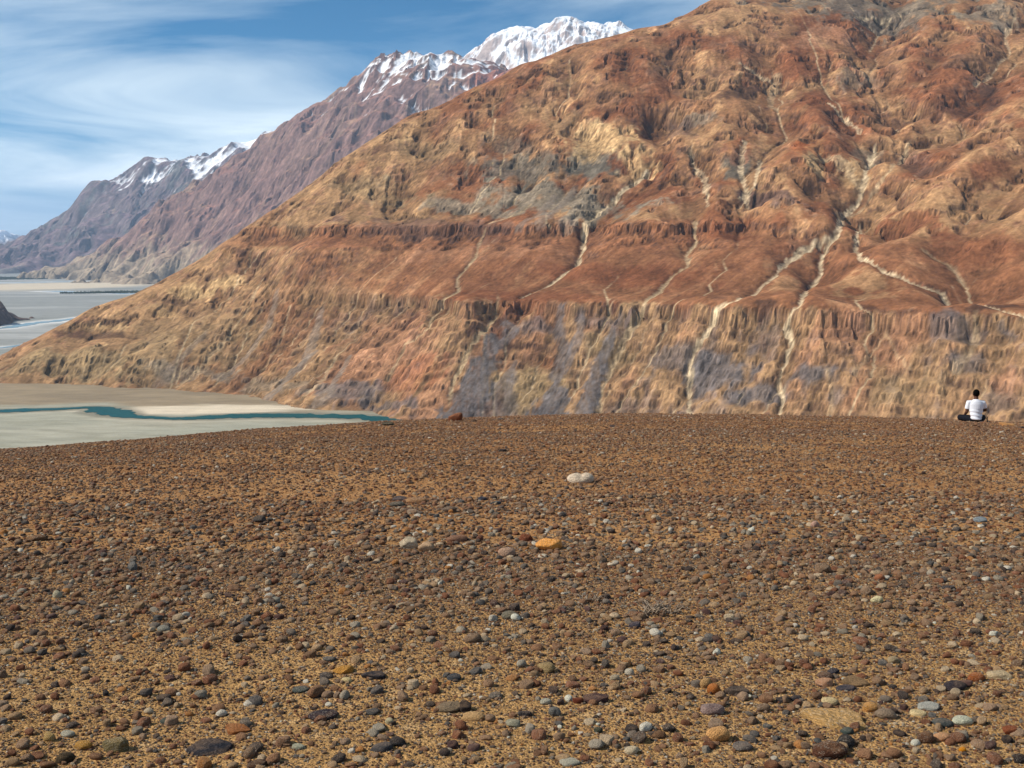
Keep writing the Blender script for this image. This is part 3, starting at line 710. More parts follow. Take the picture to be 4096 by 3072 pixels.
# ---------------------------------------------------------------- terrain maths
def spec_noise(ny, nx, d, lmin, lmax, beta, seed, ax=1.0, ay=1.0):
    """band limited fractal noise on a grid of spacing d (metres), unit deviation"""
    r = np.random.default_rng(seed)
    f = np.fft.rfft2(r.standard_normal((ny, nx)))
    ky = np.fft.fftfreq(ny, d)[:, None] * ay
    kx = np.fft.rfftfreq(nx, d)[None, :] * ax
    k = np.sqrt(kx * kx + ky * ky) + 1e-9
    f *= k ** (-beta) * np.exp(-(k * lmin) ** 2) * (1 - np.exp(-(k * lmax) ** 2))
    a = np.fft.irfft2(f, s=(ny, nx))
    return (a - a.mean()) / (a.std() + 1e-12)

def blur(a, s):
    ny, nx = a.shape
    p = int(3 * s) + 1
    b = np.pad(a, p, mode='edge')
    ky = np.fft.fftfreq(b.shape[0])[:, None]
    kx = np.fft.rfftfreq(b.shape[1])[None, :]
    f = np.fft.rfft2(b) * np.exp(-2 * (np.pi * s) ** 2 * (kx * kx + ky * ky))
    return np.fft.irfft2(f, s=b.shape)[p:p + ny, p:p + nx]

def rbf(c, X, Y, reg=0.0):
    c = np.asarray(c, float)
    s = 1000.0
    p = c[:, :2] / s
    n = len(p)
    r = np.sqrt(((p[:, None] - p[None]) ** 2).sum(-1) + 0.0004)
    A = np.zeros((n + 3, n + 3))
    A[:n, :n] = -r + reg * np.eye(n)
    A[:n, n] = 1; A[:n, n + 1:] = p
    A[n, :n] = 1; A[n + 1:, :n] = p.T
    w = np.linalg.solve(A, np.concatenate([c[:, 2], [0, 0, 0]]))
    out = w[n] + w[n + 1] * X / s + w[n + 2] * Y / s
    for i in range(n):
        out = out - w[i] * np.sqrt((X / s - p[i, 0]) ** 2 + (Y / s - p[i, 1]) ** 2 + 0.0004)
    return out

def receivers(h, d):
    ny, nx = h.shape
    hp = np.pad(h, 1, mode='constant', constant_values=1e9)
    best = np.zeros_like(h)
    rec = np.arange(ny * nx).reshape(ny, nx)
    base = rec.copy()
    for dy in (-1, 0, 1):
        for dx in (-1, 0, 1):
            if dy == 0 and dx == 0:
                continue
            s = (h - hp[1 + dy:1 + dy + ny, 1 + dx:1 + dx + nx]) / (d * math.hypot(dx, dy))
            m = s > best
            best = np.where(m, s, best)
            rec = np.where(m, base + dy * nx + dx, rec)
    return rec

def flow(h, rec):
    order = np.argsort(-h.ravel(), kind='stable').tolist()
    r = rec.ravel().tolist()
    a = [1.0] * len(r)
    for i in order:
        j = r[i]
        if j != i:
            a[j] += a[i]
    return np.array(a).reshape(h.shape), order, r

def erode(h, d, iters, K, m=0.45, diff=0.12):
    """stream power incision, implicit along the drainage tree"""
    for it in range(iters):
        rec = receivers(h, d)
        a, order, r = flow(h, rec)
        F = (K * (a * d * d) ** m / d).ravel().tolist()
        z = h.ravel().tolist()
        for i in reversed(order):
            j = r[i]
            if j != i:
                f = F[i]
                zi = (z[i] + f * z[j]) / (1 + f)
                if zi > z[j] - 5:
                    z[i] = zi
        h = np.array(z).reshape(h.shape)
        if diff:
            hp = np.pad(h, 1, mode='edge')
            h = h + diff * (hp[:-2, 1:-1] + hp[2:, 1:-1] + hp[1:-1, :-2] + hp[1:-1, 2:] - 4 * h)
    return h

def streaks(noise, rec, n):
    """average a noise field down the fall line: scree streaks"""
    idx = np.arange(noise.size)
    r = rec.ravel(); f = noise.ravel(); acc = np.zeros(noise.size)
    for k in range(n):
        acc += f[idx]; idx = r[idx]
    acc = acc.reshape(noise.shape)
    return (acc - acc.mean()) / acc.std()

def mountain_grid(ctrl, x0, x1, y0, y1, d, seed, amp, K, iters, gain, keep, rough=1.35, lmax=500.0, reg=0.0, bl=2.0, valleys=()):
    nx = int((x1 - x0) / d) + 1; ny = int((y1 - y0) / d) + 1
    xs = x0 + d * np.arange(nx); ys = y0 + d * np.arange(ny)
    X, Y = np.meshgrid(xs, ys)
    base = blur(rbf(ctrl, X, Y, reg), bl)
    n = spec_noise(ny, nx, d, d * 1.2, lmax, rough, seed)
    wob = spec_noise(ny, nx, d, d * 3, lmax, 1.2, seed + 7)
    for pts, dep in valleys:
        dist, wid, par = poly_dist(X, Y, pts)
        v = np.clip(1 - np.abs(dist + 0.22 * wid * wob) / (wid + 1e-6), 0, 1)
        base = base - blur(dep * v ** 1.15, 1.5)
    h0 = base + amp * n
    he = erode(h0, d, iters, K)
    det = he - base
    det = det - blur(det, keep / d)
    h = base + gain * det
    return X, Y, h

def sstep(a, b, x):
    t = np.clip((x - a) / (b - a), 0, 1)
    return t * t * (3 - 2 * t)

def poly_dist(X, Y, pts):
    """distance to a polyline in plan and the running width along it; pts are (x, y, half width)"""
    best = np.full(X.shape, 1e9); wid = np.zeros(X.shape); par = np.zeros(X.shape)
    n = len(pts) - 1
    for i in range(n):
        ax, ay, aw = pts[i]; bx, by, bw = pts[i + 1]
        m = max(aw, bw) * 6 + 40
        sel = (X > min(ax, bx) - m) & (X < max(ax, bx) + m) & (Y > min(ay, by) - m) & (Y < max(ay, by) + m)
        if not sel.any():
            continue
        px = X[sel]; py = Y[sel]
        dx = bx - ax; dy = by - ay
        t = np.clip(((px - ax) * dx + (py - ay) * dy) / (dx * dx + dy * dy + 1e-9), 0, 1)
        dd = np.hypot(px - ax - t * dx, py - ay - t * dy)
        b = best[sel]; u = dd < b
        b[u] = dd[u]; best[sel] = b
        w = wid[sel]; w[u] = (aw + t * (bw - aw))[u]; wid[sel] = w
        q = par[sel]; q[u] = ((i + t) / n)[u]; par[sel] = q
    return best, wid, par

def ledges(h, q, step, sharp=0.62):
    """step the height q into ledges; returns the offset to add to h"""
    t = q / step
    f = t - np.floor(t)
    return step * (np.floor(t) + sstep(sharp, 1.0, f) * 0.75 + 0.25 * f) - q

def main_mountain_height():
    d = 4.0
    X, Y, h = mountain_grid(MAIN_CTRL, -1560, 1760, 1180, 3900, d, 11, 4.5, 0.018, 6, 1.0, 90.0, 1.3, 420.0, valleys=VALLEYS)
    ny, nx = X.shape
    hs = blur(h, 2.5)
    rec = receivers(hs, d)
    gy, gx = np.gradient(hs, d)
    slope = np.hypot(gx, gy)
    steep = sstep(0.60, 1.0, slope)
    east = sstep(-560, -260, X)
    fan = sstep(-96, -84, hs) * sstep(14, -10, hs) * east
    zone = spec_noise(ny, nx, d, 25, 260, 1.1, 15)
    cliff = sstep(-92, -100, hs) * sstep(-1000, -500, X)
    crag = np.clip(sstep(0.25, 1.1, zone + 1.4 * (slope - 0.66)) + cliff * (0.55 + 0.45 * sstep(-0.8, 0.6, zone)), 0, 1) * (1 - fan)
    # smooth debris slopes between the crags
    h = h + (blur(h, 3.5) - h) * 0.92 * fan + (blur(h, 4.5) - h) * (0.85 * (1 - crag) * (1 - fan))
    # gullies cut where the water of the smooth slopes gathers
    rc = receivers(blur(h, 1.0), d)
    ac, _, _ = flow(blur(h, 1.0), rc)
    h = h - 3.4 * sstep(3.6, 4.9, np.log10(np.maximum(blur(ac, 0.7), 1.0) * d * d)) * (1 - 0.7 * fan) * (hs > -290)
    # sharp ribs and flutes down the fall line
    rib = streaks(spec_noise(ny, nx, d, 9, 110, 0.9, 12), rec, 16)
    h = h - (0.25 + 3.2 * crag * (0.45 + 0.55 * steep)) * np.abs(rib)
    rock = spec_noise(ny, nx, d, 6, 60, 0.9, 13)
    h = h - 1.1 * crag * np.abs(rock) + 0.6 * crag * spec_noise(ny, nx, d, 3, 18, 0.3, 14)
    # bedded ledges
    wav = 5.0 * spec_noise(ny, nx, d, 30, 300, 1.2, 16)
    q = h + 0.09 * X + wav
    h = h + 0.5 * np.maximum(crag * sstep(0.2, 1.0, zone), cliff) * ledges(h, q, 21.0)
    # crisp brinks of the two benches
    h = h - 17 * east * sstep(-96, -104, h + 1.5 * rock) * (1 - sstep(-150, -285, h))
    w2 = sstep(-800, -600, X) * sstep(620, 420, X)
    h = h - 13 * w2 * sstep(57, 49, h + 2 * rock) * sstep(-8, 40, h)
    return X, Y, h

# ---------------------------------------------------------------- foreground bluff
EDGE_X = [-400, -40, -15, -9.8, -6.2, -2.5, 0, 3.3, 9.8, 13.5, 17, 40, 400]
EDGE_D = [6.0, 2.6, 1.12, 0.77, 0.31, 0.11, 0.0, -0.08, 0.02, 0.20, 0.36, 1.2, 3.0]
def ground(x, y):
    """height of the gravel bluff the camera stands on"""
    x = np.asarray(x, float); y = np.asarray(y, float)
    z = -0.052 * y - np.where(y > 0, 0.00156, 0.0) * y * y
    f = 0.0
    for o in (-2.0, -1.0, 0.0, 1.0, 2.0):
        f = f + np.interp(x + o, EDGE_X, EDGE_D) * 0.2
    z = z - f * np.clip(y / 32, 0, 1.1)
    s = np.maximum(y - 34.5, 0)
    z = z - 0.62 * (np.sqrt(s * s + 25) - 5) + np.where(y > 40, 0.00156 * (y * y - 1600) - 0.08 * (y - 40), 0)
    z = z + 0.020 * np.sin(x * 1.3 + 0.7 * np.sin(y * 0.8)) * np.sin(y * 0.9 + 1.1 * np.sin(x * 0.6))
    z = z + 0.010 * np.sin(x * 3.1 + y * 1.7 + 1.0) * np.sin(y * 2.9 - x * 1.2)
    r = np.random.default_rng(3)
    fade = np.clip(1.5 - y / 40, 0, 1)
    for k in range(14):
        a = r.uniform(0, 6.28); f = 2.2 * 1.2 ** k; q = r.uniform(0, 6.28, 3)
        z = z + 0.009 * fade * np.sin(f * (x * math.cos(a) + y * math.sin(a)) + q[0] + 1.5 * np.sin(0.37 * f * (x * math.sin(a) - y * math.cos(a)) + q[1])) / f
    return z

# ---------------------------------------------------------------- materials
class NT:
    def __init__(s, name):
        s.m = bpy.data.materials.new(name); s.m.use_nodes = True
        s.t = s.m.node_tree; s.t.nodes.clear()
        s.o = s.n('ShaderNodeOutputMaterial')
    def n(s, t, **k):
        x = s.t.nodes.new(t)
        for a, v in k.items():
            setattr(x, a, v)
        return x
    def l(s, a, b):
        s.t.links.new(a, b)
    def math(s, op, a, b=None, clamp=False):
        x = s.n('ShaderNodeMath', operation=op); x.use_clamp = clamp
        for i, v in enumerate((a, b)):
            if v is None: continue
            if isinstance(v, (int, float)): x.inputs[i].default_value = v
            else: s.l(v, x.inputs[i])
        return x.outputs[0]
    def noise(s, vec, scale, detail=4, rough=0.55, dist=0.0):
        x = s.n('ShaderNodeTexNoise')
        x.inputs['Scale'].default_value = scale; x.inputs['Detail'].default_value = detail
        x.inputs['Roughness'].default_value = rough; x.inputs['Distortion'].default_value = dist
        if vec is not None: s.l(vec, x.inputs['Vector'])
        return x.outputs['Fac']
    def remap(s, v, a, b, c, d):
        x = s.n('ShaderNodeMapRange')
        s.l(v, x.inputs[0])
        for i, q in enumerate((a, b, c, d)): x.inputs[1 + i].default_value = q
        return x.outputs[0]
    def mix(s, f, a, b, mode='MIX'):
        x = s.n('ShaderNodeMix', data_type='RGBA', blend_type=mode)
        if isinstance(f, (int, float)): x.inputs[0].default_value = f
        else: s.l(f, x.inputs[0])
        for i, v in ((6, a), (7, b)):
            if isinstance(v, tuple): x.inputs[i].default_value = (*v[:3], 1)
            else: s.l(v, x.inputs[i])
        return x.outputs[2]
    def gain(s, col, f):
        x = s.n('ShaderNodeVectorMath', operation='SCALE')
        s.l(col, x.inputs[0]); s.l(f, x.inputs[3])
        return x.outputs[0]
    def bump(s, hgt, dist, strength=1.0, nrm=None):
        x = s.n('ShaderNodeBump'); x.inputs['Distance'].default_value = dist; x.inputs['Strength'].default_value = strength
        s.l(hgt, x.inputs['Height'])
        if nrm is not None: s.l(nrm, x.inputs['Normal'])
        return x.outputs[0]
    def done(s, col, rough=0.9, nrm=None, spec=0.15):
        b = s.n('ShaderNodeBsdfPrincipled')
        if isinstance(col, tuple): b.inputs['Base Color'].default_value = (*col[:3], 1)
        else: s.l(col, b.inputs['Base Color'])
        if isinstance(rough, (int, float)): b.inputs['Roughness'].default_value = rough
        else: s.l(rough, b.inputs['Roughness'])
        b.inputs['Specular IOR Level'].default_value = spec
        if nrm is not None: s.l(nrm, b.inputs['Normal'])
        s.l(b.outputs[0], s.o.inputs['Surface'])
        return s.m

def terrain_material(name, unit, bumpd):
    t = NT(name)
    pos = t.n('ShaderNodeNewGeometry').outputs['Position']
    a = t.n('ShaderNodeAttribute'); a.attribute_name = 'albedo'
    n1 = t.noise(pos, 1.0 / (unit * 9), 6, 0.6)
    n2 = t.noise(pos, 1.0 / (unit * 2.2), 3, 0.6)
    f = t.math('MULTIPLY', t.remap(n1, 0.3, 0.7, 0.74, 1.26), t.remap(n2, 0.3, 0.7, 0.76, 1.24))
    c = t.gain(a.outputs['Color'], f)
    n3 = t.noise(pos, 1.0 / (unit * 5), 7, 0.62)
    return t.done(c, 0.95, t.bump(n3, bumpd, 1.0), 0.05)

def plain(name, col, rough=0.85, spec=0.2, var=0.0, scale=20):
    t = NT(name)
    if var:
        co = t.n('ShaderNodeTexCoord').outputs['Object']
        n = t.noise(co, scale, 4)
        c = t.n('ShaderNodeRGB'); c.outputs[0].default_value = (*col, 1)
        return t.done(t.gain(c.outputs[0], t.remap(n, 0.3, 0.7, 1 - var, 1 + var)), rough, t.bump(n, 0.01), spec)
    return t.done(col, rough, None, spec)

# ---------------------------------------------------------------- mesh helpers
def mesh_np(name, V, Fq, mat, albedo=None, smooth=True):
    me = bpy.data.meshes.new(name)
    V = np.ascontiguousarray(V, np.float32); Fq = np.ascontiguousarray(Fq, np.int32)
    k = Fq.shape[1]
    me.vertices.add(len(V)); me.vertices.foreach_set('co', V.ravel())
    me.loops.add(Fq.size); me.loops.foreach_set('vertex_index', Fq.ravel())
    me.polygons.add(len(Fq))
    me.polygons.foreach_set('loop_start', np.arange(0, Fq.size, k, dtype=np.int32))
    me.update(calc_edges=True)
    me.polygons.foreach_set('use_smooth', np.full(len(Fq), smooth))
    if albedo is not None:
        c = np.ones((len(V), 4), np.float32); c[:, :3] = albedo
        at = me.attributes.new('albedo', 'FLOAT_COLOR', 'POINT')
        at.data.foreach_set('color', c.ravel())
    me.materials.append(mat)
    me.validate()
    return me

def link(name, me, parent=None, **props):
    o = bpy.data.objects.new(name, me)
    COL.objects.link(o)
    o.parent = parent
    for k, v in props.items():
        o[k] = v
    return o

def grid_faces(ny, nx, keep=None):
    i = np.arange(ny * nx).reshape(ny, nx)
    q = np.stack([i[:-1, :-1], i[:-1, 1:], i[1:, 1:], i[1:, :-1]], -1).reshape(-1, 4)
    if keep is not None:
        k = keep.ravel()
        q = q[k[q].any(1)]
    return q

def terrain(name, X, Y, Z, alb, mat, floor=None, flat=0.7):
    ny, nx = X.shape
    keep = None if floor is None else (Z > floor)
    F = grid_faces(ny, nx, keep)
    V = np.stack([X, Y, Z], -1).reshape(-1, 3)
    A = alb.reshape(-1, 3)
    used = np.zeros(len(V), bool); used[F.ravel()] = True
    remap = np.cumsum(used) - 1
    me = mesh_np(name, V[used], remap[F], mat, np.clip(A[used], 0.005, 0.9))
    gy, gx = np.gradient(Z, Y[1, 0] - Y[0, 0])
    rough = (np.hypot(gx, gy) > flat).ravel()            # broken rock keeps hard edges, debris slopes are smooth
    if len(me.polygons) == len(F):
        me.polygons.foreach_set('use_smooth', ~rough[F[:, 0]])
    return link(name, me, kind='structure')

def lerp(a, b, t):
    return a + (np.asarray(b) - a) * t[..., None]

# ---------------------------------------------------------------- the mountain across the valley
SW = dict(PALE=(0.4, 0.29, 0.175), PALE2=(0.5, 0.385, 0.25), GREY=(0.185, 0.145, 0.115), GREYG=(0.2, 0.16, 0.115), BLUEG=(0.13, 0.112, 0.108), TAN=(0.33, 0.195, 0.1),
          RUST=(0.185, 0.07, 0.034), DARK=(0.085, 0.045, 0.03), OLIVE=(0.25, 0.172, 0.092), SAND=(0.42, 0.275, 0.14), TEAL=(0.12, 0.11, 0.088),
          PURP=(0.115, 0.068, 0.053), RED=(0.27, 0.08, 0.028), PINK=(0.33, 0.17, 0.098))

def build_main_mountain():
    X, Y, h = main_mountain_height()
    ny, nx = X.shape
    d = 4.0
    rng_fine = spec_noise(ny, nx, d, 6, 60, 0.4, 91)
    # gullies cut by the debris streams
    chutes = []
    wob = spec_noise(ny, nx, d, 12, 120, 1.0, 92)
    for pts, c, s, cv in CHUTES:
        if len(pts) < 2: continue
        dist, wid, par = poly_dist(X, Y, pts)
        dist = np.abs(dist + wob * 0.15 * wid)
        if 'PALE' in c:
            h = h - 1.5 * cv * np.exp(-(dist / (wid * 1.1 + 3)) ** 2)
        else:                                  # an apron of scree fills and smooths the wall
            wid = wid * 1.5
            ap = np.exp(-(dist / (wid + 4)) ** 2)
            h = h + (blur(h, 4.0) + 2.5 - h) * (0.9 * ap)
        chutes.append((dist, wid, par, c, s))
    rec = receivers(h, d)
    acc, _, _ = flow(h, rec)
    gy, gx = np.gradient(h, d)
    slope = np.hypot(gx, gy)
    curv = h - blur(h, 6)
    st_f = streaks(spec_noise(ny, nx, d, 4, 40, 0.2, 31), rec, 9)
    st_c = streaks(spec_noise(ny, nx, d, 8, 160, 0.8, 32), rec, 22)
    big = spec_noise(ny, nx, d, 30, 700, 1.3, 33)
    mid = spec_noise(ny, nx, d, 12, 180, 1.0, 34)
    fin = spec_noise(ny, nx, d, 3.5, 45, 0.35, 35)
    A = np.zeros((ny, nx, 3)); A[:] = (.265, .135, .068)
    A = lerp(A, (.275, .165, .085), sstep(300, -700, X + 200 * big))
    A = lerp(A, SW['RUST'], (0.25 + 0.55 * sstep(-900, 200, X)) * sstep(-0.2, 1.2, big + 0.35 * st_c))
    A = lerp(A, SW['TAN'], 0.8 * sstep(0.1, 1.5, -big + 0.5 * st_c))
    A = lerp(A, SW['PINK'], 0.6 * sstep(0.4, 1.6, mid + 0.3 * st_f))
    # bedding planes show on the crags
    strata = np.sin((h + 0.10 * X + 0.04 * Y + 9 * mid) / 5.5) + 0.6 * np.sin((h + 0.12 * X + 7 * mid) / 2.3)
    crag = sstep(0.72, 1.05, slope + 0.10 * mid)
    # the face is layered: pale cliff, rust fans on a bench, banded cliff, talus, crags
    east = sstep(-560, -260, X + 40 * mid)
    z_ = h + 3.5 * mid
    cliff = sstep(-90, -99, z_) * east
    fans = sstep(-99, -92, z_) * sstep(26, 0, z_ + 6 * big) * east
    band = sstep(4, 12, z_) * sstep(66, 56, z_) * sstep(-800, -600, X) * sstep(620, 420, X)
    cl = np.zeros_like(A); cl[:] = (.30, .185, .10)
    cl = lerp(cl, SW['PINK'], 0.7 * sstep(-0.3, 1.0, big + 0.4 * st_c))
    cl = lerp(cl, SW['BLUEG'], 0.65 * sstep(0.5, 1.6, st_c + 0.5 * mid - 0.3 * big))
    A = A + (cl - A) * (0.75 * cliff)[..., None]
    fa = np.zeros_like(A); fa[:] = (.215, .092, .046)
    fa = lerp(fa, (.30, .16, .085), 0.8 * sstep(0.0, 1.6, st_c + 0.4 * big))
    A = A + (fa - A) * (0.85 * fans)[..., None]
    A = lerp(A, (.27, .115, .058), 0.7 * band)
    A = lerp(A, SW['DARK'], 0.55 * band * sstep(0.5, 1.4, strata))
    A = lerp(A, SW['DARK'], 0.75 * east * np.exp(-((z_ + 98) / 4.0) ** 2) * sstep(-0.3, 1.0, fin + mid))
    A = lerp(A, SW['PURP'], 0.50 * crag * sstep(-0.2, 1.2, strata))
    A = lerp(A, SW['DARK'], 0.6 * crag * sstep(0.7, 1.8, fin + 0.5 * strata))
    A = lerp(A, SW['DARK'], 0.5 * sstep(1.6, 2.6, mid + 0.6 * fin))
    for (cx, cy), (ax, ay), (bx, by), c, s in PATCHES:
        det = ax * by - ay * bx
        u = ((X - cx) * by - (Y - cy) * bx) / det
        v = ((Y - cy) * ax - (X - cx) * ay) / det
        m = np.exp(-(u * u + v * v)) * 1.5 + 0.22 * mid * (u * u + v * v < 6) + 0.16 * st_c - 0.25
        m = sstep(0.25, 0.85, m) * (u * u + v * v < 6)
        A = lerp(A, SW[c], s * m)
    # scree and dust streaks down the fall line
    A = A * np.clip(1 + 0.07 * st_f + 0.10 * st_c, .4, 1.7)[..., None]
    la = np.log10(acc * d * d)
    A = lerp(A, (.46, .345, .215), 0.75 * sstep(3.6, 4.35, la + 0.12 * mid))
    for dist, wid, par, c, s in chutes:
        wid = wid * (np.clip(0.72 + 0.28 * mid, 0.4, 1.5) if 'PALE' in c else np.clip(1.05 + 0.2 * mid + 0.2 * st_f, 0.6, 1.8))
        m = 1 - sstep(0.75, 1.1, dist / (wid + 1.0))
        A = lerp(A, SW[c], np.clip(min(1.0, 1.12 * s) * m * (0.86 + 0.14 * st_f + 0.10 * fin), 0, 1))
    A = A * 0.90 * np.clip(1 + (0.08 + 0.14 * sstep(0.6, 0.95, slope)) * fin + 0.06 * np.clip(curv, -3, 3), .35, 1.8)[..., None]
    lum = A @ np.array((.3, .5, .2))
    A = np.clip(lum[..., None] + (A - lum[..., None]) * 1.05, .006, .9)
    A = A * (np.clip(lum, .02, 1) / 0.15)[..., None] ** 0.22
    terrain('mountain_slope', X, Y, h, A, terrain_material('mountain rock', 4.0, 3.0), floor=-312)

def build_range(name, ctrl, x0, x1, y0, y1, d, seed, amp, K, iters, colour, unit, bumpd, keep=500, lmax=2500, rough=1.5):
    X, Y, h = mountain_grid(ctrl, x0, x1, y0, y1, d, seed, amp, K, iters, 1.0, keep, rough, lmax)
    ny, nx = X.shape
    rec = receivers(blur(h, 2), d)
    rib = streaks(spec_noise(ny, nx, d, d * 2.5, d * 40, 1.0, seed + 5), rec, 22)
    crag = sstep(-0.5, 0.6, spec_noise(ny, nx, d, d * 6, d * 60, 1.1, seed + 6))
    h = h - d * (0.6 + 1.5 * crag) * np.abs(rib) - 0.5 * d * crag * np.abs(spec_noise(ny, nx, d, d * 1.5, d * 14, 0.8, seed + 8))
    rec = receivers(h, d)
    acc, _, _ = flow(h, rec)
    gy, gx = np.gradient(h, d)
    env = dict(rib=1 - np.abs(rib), crag=crag, X=X, Y=Y, h=h, slope=np.hypot(gx, gy), gx=gx, gy=gy, la=np.log10(acc * d * d), curv=h - blur(h, 5),
               st=streaks(spec_noise(ny, nx, d, d, d * 9, 0.3, seed + 1), rec, 14),
               big=spec_noise(ny, nx, d, d * 5, d * 90, 1.3, seed + 2), mid=spec_noise(ny, nx, d, d * 2, d * 25, 0.9, seed + 3),
               fin=spec_noise(ny, nx, d, d * 1.1, d * 8, 0.4, seed + 4))
    terrain(name, X, Y, h, colour(env), terrain_material(name + ' rock', unit, bumpd), floor=-320)

SNOW = (.86, .87, .90)
def mid_colour(e):
    A = np.zeros(e['X'].shape + (3,)); A[:] = (.245, .128, .098)
    A = lerp(A, (.33, .21, .14), 0.8 * sstep(-0.2, 1.3, e['big'] + 0.5 * e['st']))
    A = lerp(A, (.17, .105, .09), 0.85 * sstep(0.62, 0.95, e['slope'] + 0.15 * e['mid'] + 0.06 * e['fin']))
    A = lerp(A, (.36, .25, .165), 0.5 * sstep(0.3, 1.5, e['st']))
    A = lerp(A, (.33, .12, .075), 0.8 * sstep(-500, -250, e['X']) * sstep(1750, 1500, e['h']))
    A = lerp(A, (.29, .235, .16), 0.8 * sstep(150, -200, e['h'] + 60 * e['mid']))
    A = A * np.clip(1 + 0.16 * e['fin'] + 0.22 * (e['rib'] - 0.3), .3, 1.8)[..., None]
    s = e['h'] + 70 * e['mid'] + 45 * e['st'] + 45 * e['fin'] - 80 * e['rib'] - 22 * e['curv'] * 0.4 - 190 * (e['slope'] - 0.75) + 70 * sstep(-0.3, .6, e['gx'])
    return lerp(A, SNOW, 0.92 * sstep(1520, 1620, s) * (e['X'] < -120))
def far_colour(e):
    A = np.zeros(e['X'].shape + (3,)); A[:] = (.168, .114, .122)
    A = lerp(A, (.27, .205, .165), 0.8 * sstep(0.2, 1.5, e['st'] + 0.5 * e['big']))
    A = lerp(A, (.13, .10, .10), 0.85 * sstep(0.62, 0.95, e['slope'] + 0.15 * e['mid']))
    A = lerp(A, (.10, .11, .10), 0.6 * sstep(0.8, 1.8, e['mid'] + e['big']))
    A = A * np.clip(1 + 0.16 * e['fin'] + 0.22 * (e['rib'] - 0.3), .3, 1.8)[..., None]
    s = e['h'] + 60 * e['mid'] + 60 * e['st'] + 55 * e['fin'] - 130 * e['rib'] - 8 * e['curv'] - 150 * (e['slope'] - 0.7)
    return lerp(A, SNOW, 0.95 * sstep(990, 1190, s))
def snow_colour(e):
    A = np.zeros(e['X'].shape + (3,)); A[:] = SNOW
    rock = sstep(1.12, 1.55, e['slope'] + 0.14 * e['mid'] + 0.14 * e['st'] + 0.08 * e['fin'] + 0.003 * e['curv'])
    A = lerp(A, (.36, .25, .2), 0.85 * rock)
    return lerp(A, (.3, .2, .16), 0.8 * sstep(1900, 1500, e['h'] + 120 * e['mid']))

def shifted(pts, dy, dz, floor=None):
    o = []
    for x, y, z in pts:
        zz = z + dz
        o.append((x * (y + dy) / y if dy < 0 else x, y + dy, max(zz, floor) if floor is not None else zz))
    return o

def build_far_ranges():
    crest = MID_CREST
    c = list(crest) + list(MID_FOOT) + [(x, y + 1500, z - 950) for x, y, z in crest] + [(x, y + 3200, -400) for x, y, z in crest[::4]]
    c += [(x + 60, y - 0.62 * (z + 300), z - 0.42 * (z + 300)) for x, y, z in crest[4::2]]
    c += [(x + 150, y - 1.55 * (z + 300), -300) for x, y, z in crest[4::2]]
    c += [(-5700, 13000, -420), (-5400, 11500, -420), (-4300, 9800, -400), (-3200, 8600, -400), (-1000, 7200, -400), (900, 7200, -380), (900, 10400, 1200)]
    build_range('far_brown_mountain', c, -5800, 1000, 7200, 13900, 17.0, 201, 48, 0.022, 7, mid_colour, 14.0, 7.0, keep=330, lmax=1500)
    crest = FAR_CREST
    c = list(crest) + list(FAR_FOOT) + [(x, y + 2500, z - 1100) for x, y, z in crest]
    c += [(x, y - 0.75 * (z + 300), z - 0.48 * (z + 300)) for x, y, z in crest[3::2]]
    c += [(-11500, 13200, -420), (-8500, 13400, -420), (-6500, 13700, -420), (-4500, 13600, -420), (-3600, 13800, -400)]
    build_range('far_purple_mountain', c, -11500, -3000, 13000, 19500, 26.0, 301, 66, 0.028, 7, far_colour, 20.0, 10.0, keep=480, lmax=2200)
    crest = SNOW_CREST
    c = list(crest) + [(x, y + 2200, z - 1500) for x, y, z in crest] + [(x, y - 1500, z - 1300) for x, y, z in crest] + [(x, y - 3200, z - 2300) for x, y, z in crest[::3]]
    build_range('snow_peak', c, -2700, 3600, 12800, 18200, 22.0, 401, 46, 0.02, 7, snow_colour, 22.0, 14.0, keep=300, lmax=1600)
    crest = RANGE_CREST
    c = list(crest) + [(x, y + 3000, z - 900) for x, y, z in crest] + [(x, y - 2600, z - 1000) for x, y, z in crest] + [(x, y - 5000, -450) for x, y, z in crest[::2]]
    build_range('distant_snow_range', c, -24000, -9000, 25000, 33000, 70.0, 501, 110, 0.012, 5, snow_colour_low, 60.0, 30.0, keep=1000, lmax=5000)

def snow_colour_low(e):
    A = np.zeros(e['X'].shape + (3,)); A[:] = (.22, .18, .18)
    return lerp(A, SNOW, 0.95 * sstep(250, 420, e['h'] + 60 * e['mid']))

